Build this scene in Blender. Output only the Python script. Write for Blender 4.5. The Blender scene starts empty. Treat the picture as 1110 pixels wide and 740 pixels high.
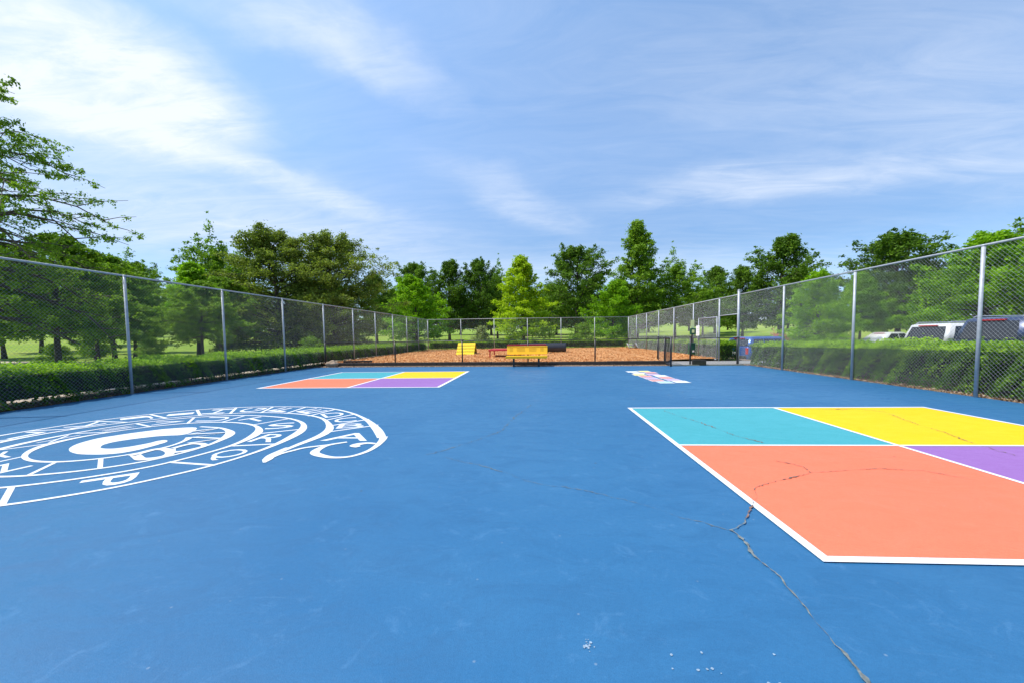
import bpy, bmesh, math, random
import numpy as np
from mathutils import Vector, Matrix
R_ = math.radians
C = bpy.context.scene.collection
rnd = random.Random(7)

# ---------------------------------------------------------------- helpers
def link(o, parent=None):
    C.objects.link(o)
    if parent is not None: o.parent = parent
    return o
def tag(o, label=None, cat=None, group=None, kind=None):
    if label: o['label'] = label
    if cat: o['category'] = cat
    if group: o['group'] = group
    if kind: o['kind'] = kind
    return o
def empty(name, loc=(0, 0, 0), rz=0.0):
    o = bpy.data.objects.new(name, None); o.location = loc; o.rotation_euler = (0, 0, rz)
    o.empty_display_size = .2
    return link(o)
def copy_tree(o, parent=None):
    c = o.copy(); C.objects.link(c); c.parent = parent
    for ch in list(o.children): copy_tree(ch, c)
    return c

class MB:
    """collects polygons, builds one mesh object"""
    def __init__(s): s.v = []; s.f = []; s.sm = []
    def poly(s, pts):
        n = len(s.v); s.v += [tuple(p) for p in pts]; s.f.append(tuple(range(n, n + len(pts)))); s.sm.append(False)
    def box(s, x0, x1, y0, y1, z0, z1, M=None):
        P = [Vector((x, y, z)) for z in (z0, z1) for x, y in ((x0, y0), (x1, y0), (x1, y1), (x0, y1))]
        if M is not None: P = [M @ p for p in P]
        n = len(s.v); s.v += [tuple(p) for p in P]
        for q in ((3, 2, 1, 0), (4, 5, 6, 7), (0, 1, 5, 4), (1, 2, 6, 5), (2, 3, 7, 6), (3, 0, 4, 7)):
            s.f.append(tuple(n + i for i in q)); s.sm.append(False)
        return s
    def tube(s, pts, rad, k=8, cap=True, smooth=True):
        pts = [Vector(p) for p in pts]
        if not hasattr(rad, '__len__'): rad = [rad] * len(pts)
        n = len(s.v); up = None
        for i, p in enumerate(pts):
            d = (pts[min(i + 1, len(pts) - 1)] - pts[max(i - 1, 0)]).normalized()
            a = Vector((0, 0, 1)) if abs(d.z) < .9 else Vector((1, 0, 0))
            u = d.cross(a).normalized(); w = d.cross(u)
            for j in range(k):
                t = 2 * math.pi * j / k
                s.v.append(tuple(p + (u * math.cos(t) + w * math.sin(t)) * rad[i]))
        for i in range(len(pts) - 1):
            for j in range(k):
                a0 = n + i * k + j; b0 = n + i * k + (j + 1) % k
                s.f.append((a0, a0 + k, b0 + k, b0)); s.sm.append(smooth)
        if cap:
            s.f.append(tuple(n + j for j in range(k))); s.sm.append(False)
            e = n + (len(pts) - 1) * k
            s.f.append(tuple(e + k - 1 - j for j in range(k))); s.sm.append(False)
        return s
    def loft(s, rings, cap=True, smooth=True):
        n = len(s.v); k = len(rings[0])
        for r in rings: s.v += [tuple(p) for p in r]
        for i in range(len(rings) - 1):
            for j in range(k):
                a0 = n + i * k + j; b0 = n + i * k + (j + 1) % k
                s.f.append((a0, b0, b0 + k, a0 + k)); s.sm.append(smooth)
        if cap:
            s.f.append(tuple(n + k - 1 - j for j in range(k))); s.sm.append(False)
            e = n + (len(rings) - 1) * k
            s.f.append(tuple(e + j for j in range(k))); s.sm.append(False)
        return s
    def build(s, name, mat, parent=None, bevel=0, loc=None, rot=None):
        me = bpy.data.meshes.new(name); me.from_pydata(s.v, [], s.f)
        me.polygons.foreach_set('use_smooth', s.sm); me.materials.append(mat); me.update()
        o = bpy.data.objects.new(name, me); link(o, parent)
        if loc: o.location = loc
        if rot: o.rotation_euler = rot
        if bevel:
            b = o.modifiers.new('bevel', 'BEVEL'); b.width = bevel; b.segments = 2; b.limit_method = 'ANGLE'
        return o

def fast_mesh(name, V, k, mat, attrs=None, smooth=False):
    """V (n*k,3): n polygons of k own vertices each"""
    V = np.asarray(V, np.float32).reshape(-1, 3); n = len(V) // k
    me = bpy.data.meshes.new(name)
    me.vertices.add(len(V)); me.vertices.foreach_set('co', V.ravel())
    me.loops.add(len(V)); me.loops.foreach_set('vertex_index', np.arange(len(V), dtype=np.int32))
    me.polygons.add(n); me.polygons.foreach_set('loop_start', np.arange(0, len(V), k, dtype=np.int32))
    try: me.polygons.foreach_set('loop_total', np.full(n, k, np.int32))
    except Exception: pass
    me.update(calc_edges=True)
    if attrs is not None:
        for nm, arr in attrs.items():
            a = me.attributes.new(nm, 'FLOAT', 'FACE'); a.data.foreach_set('value', np.asarray(arr, np.float32))
    me.materials.append(mat)
    return me

# ---------------------------------------------------------------- materials
def nmat(name):
    m = bpy.data.materials.new(name); m.use_nodes = True
    nt = m.node_tree; b = nt.nodes['Principled BSDF']
    return m, nt, b
def N(nt, typ, **kw):
    n = nt.nodes.new(typ)
    for k, v in kw.items():
        if k.startswith('i_'):
            key = k[2:]; key = int(key) if key.isdigit() else key.replace('_', ' ')
            n.inputs[key].default_value = v
        else: setattr(n, k, v)
    return n
def ramp(nt, fac, stops):
    r = nt.nodes.new('ShaderNodeValToRGB'); nt.links.new(fac, r.inputs[0])
    while len(r.color_ramp.elements) < len(stops): r.color_ramp.elements.new(.5)
    for e, (p, c) in zip(r.color_ramp.elements, stops):
        e.position = p; e.color = (*c, 1) if len(c) == 3 else c
    return r.outputs[0]
def mixc(nt, fac, a, b, mode='MIX'):
    m = nt.nodes.new('ShaderNodeMix'); m.data_type = 'RGBA'; m.blend_type = mode
    for s, v in ((m.inputs[0], fac), (m.inputs[6], a), (m.inputs[7], b)):
        if isinstance(v, (int, float)): s.default_value = v
        elif isinstance(v, tuple): s.default_value = (*v, 1)
        else: nt.links.new(v, s)
    return m.outputs[2]
def mth(nt, op, a, b=None, clamp=False):
    m = nt.nodes.new('ShaderNodeMath'); m.operation = op; m.use_clamp = clamp
    for i, v in enumerate((a, b)):
        if v is None: continue
        if isinstance(v, (int, float)): m.inputs[i].default_value = v
        else: nt.links.new(v, m.inputs[i])
    return m.outputs[0]
def noise(nt, vec, scale, detail=4, rough=.55, dist=0.):
    n = N(nt, 'ShaderNodeTexNoise', i_Scale=scale, i_Detail=detail, i_Roughness=rough, i_Distortion=dist)
    if vec is not None: nt.links.new(vec, n.inputs['Vector'])
    return n.outputs[0]
def objco(nt): return N(nt, 'ShaderNodeTexCoord').outputs['Object']
def geopos(nt): return N(nt, 'ShaderNodeNewGeometry').outputs['Position']
def mapping(nt, vec, scale=(1, 1, 1), rot=(0, 0, 0)):
    m = nt.nodes.new('ShaderNodeMapping'); nt.links.new(vec, m.inputs[0])
    m.inputs['Scale'].default_value = scale; m.inputs['Rotation'].default_value = rot
    return m.outputs[0]
def bump(nt, b, h, strength=.3, dist=.01):
    n = N(nt, 'ShaderNodeBump', i_Strength=strength, i_Distance=dist)
    nt.links.new(h, n.inputs['Height']); nt.links.new(n.outputs[0], b.inputs['Normal'])
def simple(name, col, rough=.5, metal=0., var=.12, scale=8, spec=None):
    m, nt, b = nmat(name)
    f = noise(nt, objco(nt), scale, 5)
    dark = tuple(c * (1 - var) for c in col); lite = tuple(min(1, c * (1 + var)) for c in col)
    c = ramp(nt, f, [(.3, dark), (.7, lite)])
    nt.links.new(c, b.inputs['Base Color']); b.inputs['Roughness'].default_value = rough
    b.inputs['Metallic'].default_value = metal
    if spec is not None: b.inputs['Specular IOR Level'].default_value = spec
    return m

M = {}
M['galv'] = simple('galvanized', (.37, .39, .41), .5, .2, .14, 14)
M['wire'] = simple('galvanized_wire', (.33, .345, .36), .55, .2, .1, 5)
M['black'] = simple('black_coating', (.018, .018, .02), .4, 0, .2, 10)
M['blackwire'] = simple('black_wire', (.022, .022, .024), .5, 0, .1, 5)
M['timber'] = simple('dark_timber', (.035, .03, .026), .85, 0, .4, 9)
M['yellow'] = simple('yellow_coating', (.86, .47, .0), .55, 0, .06, 6)
M['lemon'] = simple('lemon_board', (.80, .56, .0), .65, 0, .06, 6)
M['lemondark'] = simple('board_gap', (.22, .17, .01), .7, 0, .1, 6)
M['perf'] = simple('perforation', (.50, .28, .002), .7, 0, .1, 20)
M['red'] = simple('red_board', (.50, .018, .02), .45, 0, .1, 6)
M['maroon'] = simple('maroon_board', (.30, .012, .022), .5, 0, .1, 6)
M['pipe'] = simple('black_plastic', (.022, .023, .028), .38, 0, .25, 5)
M['greenbox'] = simple('green_box', (.005, .085, .048), .4, 0, .1, 6)
M['white'] = simple('white_panel', (.8, .8, .8), .5, 0, .04, 5)
M['paleyellow'] = simple('pale_sign', (.75, .80, .38), .5, 0, .04, 5)
M['greypipe'] = simple('grey_pipe', (.42, .43, .45), .5, 0, .2, 5)
M['stone'] = simple('brown_stone', (.34, .24, .16), .9, 0, .3, 6)
M['glass'] = simple('car_glass', (.018, .022, .028), .06, 0, .05, 3, .6)
M['tyre'] = simple('tyre', (.02, .02, .02), .8)
M['rim'] = simple('rim', (.5, .5, .52), .3, .8)
M['lampred'] = simple('tail_lamp', (.45, .01, .015), .2)
M['trim'] = simple('car_trim', (.03, .03, .032), .5)
def paintcar(name, col, metal=0.):
    m, nt, b = nmat(name); b.inputs['Base Color'].default_value = (*col, 1)
    f = noise(nt, objco(nt), 900, 2); c = ramp(nt, f, [(.4, tuple(x * .93 for x in col)), (.6, tuple(min(1, x * 1.06) for x in col))])
    nt.links.new(c, b.inputs['Base Color'])
    b.inputs['Roughness'].default_value = .3; b.inputs['Metallic'].default_value = metal
    b.inputs['Coat Weight'].default_value = .8; b.inputs['Coat Roughness'].default_value = .04
    return m
M['car_blue'] = paintcar('car_paint_blue', (.03, .10, .34), .3)
M['car_navy'] = paintcar('car_paint_navy', (.03, .045, .10), .3)
M['car_white'] = paintcar('car_paint_white', (.62, .61, .58))

def court_mat(name, col, lite, wear=.5, rough=.48, under=None):
    """acrylic court paint: worn, mottled, small pits and grit"""
    m, nt, b = nmat(name); P = geopos(nt)
    big = noise(nt, P, .35, 5, .6, .6)
    med = noise(nt, mapping(nt, P, (1.0, 1.6, 1), (0, 0, .4)), 2.2, 6, .65, 1.2)
    fine = noise(nt, P, 38, 4, .7)
    c = mixc(nt, ramp(nt, big, [(.32, (0, 0, 0)), (.70, (1, 1, 1))]), col, lite)
    dk = tuple(x * .84 for x in col)
    c = mixc(nt, mth(nt, 'MULTIPLY', ramp(nt, med, [(.46, (0, 0, 0)), (.68, (1, 1, 1))]), wear * .55), c, dk)
    sc = noise(nt, mapping(nt, P, (1, 3.2, 1), (0, 0, .9)), 1.6, 9, .74, 2.2)
    scf = mth(nt, 'MULTIPLY', ramp(nt, sc, [(.60, (0, 0, 0)), (.76, (1, 1, 1))]), .34 * wear)
    c = mixc(nt, scf, c, tuple(min(1, x * 1.25 + .05) for x in lite))
    c = mixc(nt, mth(nt, 'MULTIPLY', ramp(nt, fine, [(.35, (1, 1, 1)), (.6, (0, 0, 0))]), .16), c, tuple(x * .6 for x in col))
    v = N(nt, 'ShaderNodeTexVoronoi', i_Scale=2.3, i_Randomness=1.0); nt.links.new(mapping(nt, P, (1, 1, .0)), v.inputs['Vector'])
    pit = ramp(nt, v.outputs['Distance'], [(.014, (1, 1, 1)), (.034, (0, 0, 0))])
    c = mixc(nt, mth(nt, 'MULTIPLY', pit, min(1., 1.7 * wear)), c, (.06, .06, .06))
    v2 = N(nt, 'ShaderNodeTexVoronoi', i_Scale=6.1, i_Randomness=1.0); nt.links.new(mapping(nt, P, (1, 1, .0)), v2.inputs['Vector'])
    pit2 = ramp(nt, v2.outputs['Distance'], [(.02, (1, 1, 1)), (.05, (0, 0, 0))])
    c = mixc(nt, mth(nt, 'MULTIPLY', pit2, .35 * wear), c, (.35, .40, .45))
    sm = noise(nt, mapping(nt, P, (1, 1, 1), (0, 0, .3)), 5.5, 8, .75, .9)      # rubbed patches
    c = mixc(nt, mth(nt, 'MULTIPLY', ramp(nt, sm, [(.56, (0, 0, 0)), (.74, (1, 1, 1))]), .34 * wear), c, tuple(min(1, x * 1.3 + .07) for x in lite))
    g2 = noise(nt, P, 75, 5, .8)
    c = mixc(nt, mth(nt, 'MULTIPLY', ramp(nt, g2, [(.36, (1, 1, 1)), (.50, (0, 0, 0))]), .26), c, tuple(x * .62 for x in col))
    gr = noise(nt, P, 210, 3, .8)                                                # surface grit
    c = mixc(nt, mth(nt, 'MULTIPLY', ramp(nt, gr, [(.34, (1, 1, 1)), (.52, (0, 0, 0))]), .30), c, tuple(x * .55 for x in col))
    c = mixc(nt, mth(nt, 'MULTIPLY', ramp(nt, gr, [(.55, (0, 0, 0)), (.72, (1, 1, 1))]), .22), c, tuple(min(1, x * 1.35 + .03) for x in lite))
    if under is not None:                                                        # undercoat showing through worn paint
        wr = noise(nt, P, 24, 8, .8, .5)
        c = mixc(nt, mth(nt, 'MULTIPLY', ramp(nt, wr, [(.64, (0, 0, 0)), (.72, (1, 1, 1))]), .55), c, under)
    nt.links.new(c, b.inputs['Base Color'])
    rr = ramp(nt, med, [(.3, (rough - .08,) * 3), (.7, (rough + .12,) * 3)]); nt.links.new(rr, b.inputs['Roughness'])
    h = mth(nt, 'ADD', mth(nt, 'MULTIPLY', noise(nt, P, 160, 3, .7), .6), mth(nt, 'MULTIPLY', fine, .5))
    bump(nt, b, h, .35, .006)
    b.inputs['Specular IOR Level'].default_value = .5 if under is None else .25
    return m
M['court'] = court_mat('blue_court_paint', (.017, .120, .268), (.036, .158, .312), 1., .44)
M['teal'] = court_mat('teal_paint', (.055, .33, .37), (.07, .36, .41), .6, .6, (.03, .15, .3))
M['pyellow'] = court_mat('yellow_paint', (.80, .50, .0), (.84, .54, .0), .5, .6, (.55, .40, .02))
M['coral'] = court_mat('coral_paint', (.80, .18, .09), (.83, .20, .105), .5, .6, (.60, .16, .10))
M['lavender'] = court_mat('lavender_paint', (.28, .13, .38), (.31, .15, .42), .5, .6, (.15, .14, .32))
M['pwhite'] = court_mat('white_line_paint', (.70, .72, .74), (.78, .79, .80), .5, .6, (.22, .33, .48))
M['chip'] = simple('bare_primer', (.24, .33, .42), .8, 0, .3, 20)
M['soft_yellow'] = court_mat('soft_yellow_paint', (.78, .66, .22), (.80, .70, .30), .5, .6, (.5, .5, .4))
M['soft_coral'] = court_mat('soft_coral_paint', (.72, .30, .27), (.76, .36, .32), .5, .6, (.4, .35, .4))
M['soft_lavender'] = court_mat('soft_lavender_paint', (.50, .36, .64), (.56, .42, .68), .5, .6, (.4, .4, .5))
M['soft_teal'] = court_mat('soft_teal_paint', (.40, .60, .68), (.46, .64, .70), .5, .6, (.3, .4, .5))
M['crackgrey'] = simple('crack_filler', (.15, .17, .165), .95, 0, .5, 30)
M['crackbrown'] = simple('fine_crack', (.20, .12, .09), .95, 0, .45, 30)

def mulch_mat(name, a, b2, c2, sc=26):
    m, nt, b = nmat(name); P = geopos(nt)
    v = N(nt, 'ShaderNodeTexVoronoi', i_Scale=sc, i_Randomness=1.); nt.links.new(mapping(nt, P, (1, .7, 1), (0, 0, .5)), v.inputs['Vector'])
    sep = N(nt, 'ShaderNodeSeparateColor'); nt.links.new(v.outputs['Color'], sep.inputs[0])
    c = ramp(nt, sep.outputs[0], [(.0, a), (.5, b2), (1., c2)])
    c = mixc(nt, mth(nt, 'MULTIPLY', noise(nt, P, 1.1, 5), .5), c, a)
    nt.links.new(c, b.inputs['Base Color']); b.inputs['Roughness'].default_value = .9
    bump(nt, b, v.outputs['Distance'], .8, .03)
    return m
M['mulch'] = mulch_mat('orange_mulch', (.46, .20, .065), (.60, .285, .10), (.70, .37, .15))
M['bed'] = mulch_mat('bed_litter', (.10, .06, .035), (.26, .16, .09), (.50, .36, .24), 34)
def grass_mat():
    m, nt, b = nmat('lawn'); P = geopos(nt)
    c = ramp(nt, noise(nt, P, .09, 6, .6), [(.3, (.17, .27, .03)), (.52, (.25, .34, .05)), (.72, (.38, .40, .10))])
    c = mixc(nt, ramp(nt, noise(nt, P, 3.5, 6, .7), [(.35, (0, 0, 0)), (.7, (.6, .6, .6))]), c, (.18, .30, .03))
    nt.links.new(c, b.inputs['Base Color']); b.inputs['Roughness'].default_value = .9
    b.inputs['Specular IOR Level'].default_value = .1
    bump(nt, b, noise(nt, P, 25, 4, .7), .8, .08)
    return m
M['lawn'] = grass_mat()
M['asphalt'] = mulch_mat('asphalt', (.05, .05, .052), (.07, .07, .07), (.10, .10, .10), 90)
M['concrete'] = mulch_mat('concrete', (.26, .25, .24), (.30, .29, .27), (.34, .33, .31), 60)
M['soil'] = mulch_mat('pale_soil', (.42, .33, .25), (.50, .41, .32), (.56, .47, .37), 30)
M['bark'] = simple('bark', (.085, .065, .05), .95, 0, .4, 12)
M['core'] = simple('hedge_twigs', (.022, .030, .012), .95, 0, .4, 14)

def leaf_mat(name, dark, mid, lite, trans=.30, clump=.9):
    m = bpy.data.materials.new(name); m.use_nodes = True; nt = m.node_tree; nt.nodes.clear()
    out = N(nt, 'ShaderNodeOutputMaterial')
    at = N(nt, 'ShaderNodeAttribute', attribute_name='tint')
    oi = N(nt, 'ShaderNodeObjectInfo')
    f = mth(nt, 'ADD', at.outputs['Fac'], mth(nt, 'MULTIPLY', mth(nt, 'SUBTRACT', oi.outputs['Random'], .5), .25), True)
    c = ramp(nt, f, [(.05, dark), (.5, mid), (.95, lite)])
    p = N(nt, 'ShaderNodeBsdfPrincipled', i_Roughness=.6); p.inputs['Specular IOR Level'].default_value = .12
    t = N(nt, 'ShaderNodeBsdfTranslucent'); mx = N(nt, 'ShaderNodeMixShader'); mx.inputs[0].default_value = trans
    nt.links.new(c, p.inputs['Base Color'])
    g = mixc(nt, 1., c, (1.15, 1.25, .5), 'MULTIPLY'); nt.links.new(g, t.inputs[0])
    nt.links.new(p.outputs[0], mx.inputs[1]); nt.links.new(t.outputs[0], mx.inputs[2]); nt.links.new(mx.outputs[0], out.inputs[0])
    return m
L = {
 'oak': leaf_mat('oak_leaves', (.045, .10, .012), (.105, .20, .018), (.21, .34, .035), .38),
 'olive': leaf_mat('willow_oak_leaves', (.10, .145, .022), (.20, .265, .045), (.34, .41, .09), .40),
 'bright': leaf_mat('bright_leaves', (.11, .25, .008), (.21, .40, .012), (.34, .54, .03), .45),
 'lime': leaf_mat('lime_leaves', (.19, .31, .006), (.33, .47, .012), (.48, .60, .03), .45),
 'mid': leaf_mat('mid_leaves', (.08, .165, .014), (.165, .29, .022), (.28, .43, .045), .42),
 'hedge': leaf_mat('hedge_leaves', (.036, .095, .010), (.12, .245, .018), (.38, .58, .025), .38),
 'pale': leaf_mat('pale_leaves', (.16, .22, .06), (.28, .34, .13), (.42, .46, .24), .35),
 'pink': leaf_mat('pink_flowers', (.35, .10, .10), (.60, .25, .24), (.75, .42, .38), .3),
}

# ---------------------------------------------------------------- terrain
def sstep(a, b, x):
    t = min(1, max(0, (x - a) / (b - a))); return t * t * (3 - 2 * t)
def terr(x, y):
    z = -.06
    e = 11.2 - .95 * sstep(17.2, 18.6, y)
    z += -.42 * sstep(e, e + (13.0 - e) * .5, x) * (1 - sstep(34, 60, x)) * (1 - sstep(40, 60, y))
    d = math.hypot(x * .8, y)
    z += 1.9 * sstep(34, 95, d) + 2.2 * sstep(45, 110, x)
    z += .22 * math.sin(x * .045 + 1.3) * math.sin(y * .06) * sstep(40, 70, d)
    z += 6.0 * sstep(110, 400, d)
    return z
def axis(a, b, fine0, fine1, df, dc):
    o = []; x = a
    while x < b:
        o.append(x); x += df if fine0 <= x < fine1 else dc
    o.append(b); return o
xs = axis(-420, 420, -46, 60, 1.0, 14); ys = axis(-60, 520, -10, 110, 1.5, 15)
v = [(x, y, terr(x, y)) for y in ys for x in xs]; nx = len(xs)
f = [(j * nx + i, j * nx + i + 1, (j + 1) * nx + i + 1, (j + 1) * nx + i) for j in range(len(ys) - 1) for i in range(nx - 1)]
mb = MB(); mb.v = v; mb.f = f; mb.sm = [True] * len(f)
tag(mb.build('ground', M['lawn']), kind='structure')

EDGE = lambda x: 17.0 - .06 * x           # where the blue surface ends
XL, XR = -9.85, 8.34
mb = MB()
P = [(XL - .06, -9), (XR + .06, -9), (XR + .06, EDGE(XR)), (XL - .06, EDGE(XL))]
mb.poly([(x, y, 0) for x, y in P]); 
for i in range(4):
    a, b = P[i], P[(i + 1) % 4]; mb.poly([(a[0], a[1], -.12), (b[0], b[1], -.12), (b[0], b[1], 0), (a[0], a[1], 0)])
tag(mb.build('court', M['court']), kind='structure')
# dirt strip between court and timber edge, mulch yard, concrete pad, planting beds, parking lot, paths
mb = MB(); mb.poly([(XL - .06, EDGE(XL), -.012), (5.5, EDGE(5.5), -.012), (5.5, EDGE(5.5) + .5, .03), (XL - .06, EDGE(XL) + .5, .03)])
tag(mb.build('dirt_strip', M['bed']), kind='structure')
mb = MB(); nxm = 24; nym = 26; vv = []
for j in range(nym + 1):
    for i in range(nxm + 1):
        x = XL - .2 + (XR + .4 - XL) * i / nxm; y0 = EDGE(x) + .56 if x < 5.6 else 19.25
        y = y0 + (37.3 - y0) * j / nym
        vv.append((x, y, .115 + .02 * math.sin(x * 1.7 + y) + rnd.uniform(-.008, .008)))
mb.v = vv; mb.f = [(j * (nxm + 1) + i, j * (nxm + 1) + i + 1, (j + 1) * (nxm + 1) + i + 1, (j + 1) * (nxm + 1) + i) for j in range(nym) for i in range(nxm)]
mb.sm = [True] * len(mb.f); tag(mb.build('mulch_ground', M['mulch']), kind='structure')
mb = MB(); mb.box(5.5, 10.3, 17.02, 19.25, -.3, .012); tag(mb.build('concrete_path', M['concrete']), kind='structure')
mb = MB()
def strip(x0, x1, y0, y1, z, ny=40):
    for j in range(ny):
        a = y0 + (y1 - y0) * j / ny; b = y0 + (y1 - y0) * (j + 1) / ny
        mb.poly([(x0, a, z), (x1, a, z), (x1, b, z), (x0, b, z)])
strip(XR + .06, 11.1, -9, 17.0, -.015); strip(XR + .06, 10.25, 19.26, 39.2, .0)
strip(-10.9, XL - .06, -9, 39.2, -.02); strip(XL - .05, XR + .05, 37.31, 39.2, .02, 1)
tag(mb.build('planting_bed', M['bed']), kind='structure')
mb = MB(); strip(-14.5, -10.9, -9, 39.2, -.024); tag(mb.build('soil', M['soil']), kind='structure')
mb = MB()
for j in range(12):
    mb.poly([(13.1, -9 + j * 4, -.45), (33, -9 + j * 4, -.45), (33, -5 + j * 4, -.45), (13.1, -5 + j * 4, -.45)])
mb.poly([(10.75, 17.6, -.452), (13.1, 17.6, -.452), (13.1, 33, -.452), (10.75, 33, -.452)])
tag(mb.build('parking_lot', M['asphalt']), kind='structure')
mb = MB(); mb.box(12.95, 13.09, -9, 17.5, -.6, -.31); tag(mb.build('kerb', M['concrete']), kind='structure')
def draped(name, pts, w, mat, dz=.05):
    mb = MB()
    for (a, b) in zip(pts[:-1], pts[1:]):
        n = max(1, int(math.dist(a, b) / 1.5)); d = ((b[0] - a[0]) / math.dist(a, b), (b[1] - a[1]) / math.dist(a, b)); s = (-d[1] * w / 2, d[0] * w / 2)
        for k in range(n):
            p = [a[i] + (b[i] - a[i]) * k / n for i in (0, 1)]; q = [a[i] + (b[i] - a[i]) * (k + 1) / n for i in (0, 1)]
            mb.poly([(X, Y, terr(X, Y) + dz) for X, Y in ((p[0] + s[0], p[1] + s[1]), (p[0] - s[0], p[1] - s[1]), (q[0] - s[0], q[1] - s[1]), (q[0] + s[0], q[1] + s[1]))])
    return tag(mb.build(name, mat), kind='structure')
draped('path', [(-60, 27), (-16, 22.5), (-14, -8)], 2.2, M['soil'])
draped('road', [(34, -8), (36, 30), (70, 62)], 6, M['concrete'])

# ---------------------------------------------------------------- painted games
def quad(mb, x0, x1, y0, y1, z): mb.poly([(x0, y0, z), (x1, y0, z), (x1, y1, z), (x0, y1, z)])
def four_square(x0, x1, y0, y1, label, wo=.060, wi=.046):
    t = empty('four_square_court', (x0, y0, 0)); tag(t, label, 'court marking', 'painted four square courts')
    W = x1 - x0; H = y1 - y0; cx = W / 2; cy = H / 2
    for nm, mt, a, b, c, d in (('teal_square', 'teal', 0, cx, cy, H), ('yellow_square', 'pyellow', cx, W, cy, H), ('coral_square', 'coral', 0, cx, 0, cy), ('lavender_square', 'lavender', cx, W, 0, cy)):
        m = MB(); quad(m, a, b, c, d, .004); m.build(nm, M[mt], t)
    m = MB(); h = wo / 2
    quad(m, -h, W + h, -h, h, .008); quad(m, -h, W + h, H - h, H + h, .008); quad(m, -h, h, h, H - h, .008); quad(m, W - h, W + h, h, H - h, .008)
    m.build('border_line', M['pwhite'], t); h = wi / 2
    m = MB(); quad(m, wo / 2, W - wo / 2, cy - h, cy + h, .008); quad(m, cx - h, cx + h, wo / 2, cy - h, .008); quad(m, cx - h, cx + h, cy + h, H - wo / 2, .008)
    m.build('cross_line', M['pwhite'], t)
four_square(1.61, 6.43, 2.31, 7.10, 'large near four square grid on the right crossed by cracks')
four_square(-7.27, -2.50, 10.17, 14.80, 'smaller looking far four square grid on the left before the mulch yard', .09, .075)

SP = {}
SP['head'] = [(-2.34,4.82),(-2.5,4.68),(-2.53,4.51),(-2.49,4.35),(-2.35,4.24),(-2.18,4.18),(-2.02,4.22),(-1.92,4.4),(-1.9,4.63),(-1.93,4.9),(-1.98,5.08)]
SP['hook'] = [(-1.95,4.74),(-2.05,4.77),(-2.14,4.73),(-2.17,4.66),(-2.10,4.60)]
SP['mouth'] = [(-2.34,4.82),(-2.5,4.69),(-2.72,4.56),(-2.80,4.43),(-2.86,4.3),(-2.87,4.14),(-2.83,3.99)]
SP['blob'] = [(-5.0,5.62),(-5.35,5.55),(-5.52,5.41),(-5.66,5.25),(-5.74,5.12),(-5.81,4.98),(-5.78,4.74),(-5.66,4.54),(-5.5,4.40),(-5.31,4.3),(-5.15,4.26),(-4.92,4.26),(-4.78,4.31),(-4.71,4.40),(-4.68,4.51),(-4.67,4.67),(-4.68,4.80),(-4.74,4.88),(-4.81,4.90),(-4.85,4.85),(-4.86,4.75),(-4.91,4.64),(-4.96,4.57),(-5.06,4.50),(-5.21,4.51),(-5.3,4.57),(-5.38,4.68),(-5.38,4.81),(-5.30,4.93),(-5.19,5.03),(-5.09,5.10),(-4.97,5.14),(-4.83,5.17),(-4.80,5.3)]
SP['loop1'] = [(-4.52,4.21),(-4.52,4.36),(-4.49,4.47),(-4.38,4.47),(-4.21,4.36),(-4.12,4.23),(-4.16,4.13),(-4.28,4.09),(-4.41,4.17),(-4.51,4.24)]
SP['loop2'] = [(-4.32,4.51),(-4.3,4.66),(-4.23,4.73),(-4.09,4.69),(-4.01,4.6),(-4.04,4.48),(-4.09,4.39),(-4.18,4.36),(-4.3,4.48)]
SP['zig'] = [(-4.11,4.71),(-4.33,4.75),(-4.09,4.98),(-4.53,5.04),(-4.28,5.31),(-4.73,5.21),(-4.61,5.56),(-4.91,5.33)]
OUT = [(-1,3.21),(3,3.1),(11,2.91),(24,2.72),(35,2.62),(47,2.55),(56,2.51),(67,2.41),(77,2.32),(90,2.26),(108,2.24),(128,2.20),(150,2.16),(168,2.16),(179,2.21),(205,2.29),(240,2.38),(270,2.43),(294,2.43),(301,2.39),(310,2.36),(318,2.29),(325,2.26),(332,2.2),(338,2.15),(345,2.09),(357,2.0),(370,1.94),(386,1.84),(404,1.68),(420,1.54),(436,1.46),(462,1.37),(492,1.31),(518,1.28),(540,1.30),(566,1.42),(590,1.52),(612,1.57),(636,1.58),(660,1.54),(674,1.50),(681,1.44),(693,1.34),(709,1.18),(729,1.02),(745,0.87),(775,0.66),(805,0.55)]
INN = [(-22,2.48),(-15,2.36),(-8,2.33),(1,2.36),(10,2.32),(20,2.21),(35,2.1),(50,1.95),(68,1.79),(85,1.67),(98,1.57),(113,1.52),(126,1.50),(142,1.53),(154,1.58),(170,1.67),(180,1.71),(191,1.74),(215,1.80),(245,1.88),(265,1.93),(282,1.92),(295,1.87),(305,1.83),(315,1.79),(329,1.66),(339,1.60),(356,1.47),(370,1.37),(388,1.23),(410,1.06),(429,0.94),(455,0.84),(479,0.80),(505,0.80),(528,0.86),(547,0.95),(567,1.03),(586,1.06),(602,1.09),(620,1.12),(636,1.12),(650,1.09),(662,1.05),(674,0.98),(686,0.90),(699,0.77),(714,0.62),(725,0.52)]
SC = (-5.2, 5.1)
def catmull(P, n=6, closed=False):
    P = [np.array(p, float) for p in P]; o = []
    K = len(P); rg = range(K) if closed else range(K - 1)
    for i in rg:
        g = lambda j: P[j % K] if closed else P[min(max(j, 0), K - 1)]
        a, b, c, d = g(i - 1), g(i), g(i + 1), g(i + 2)
        for k in range(n):
            t = k / n; o.append(.5 * (2 * b + (c - a) * t + (2 * a - 5 * b + 4 * c - d) * t * t + (3 * b - a - 3 * c + d) * t ** 3))
    if not closed: o.append(P[-1])
    return o
ZI = [0]
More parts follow.
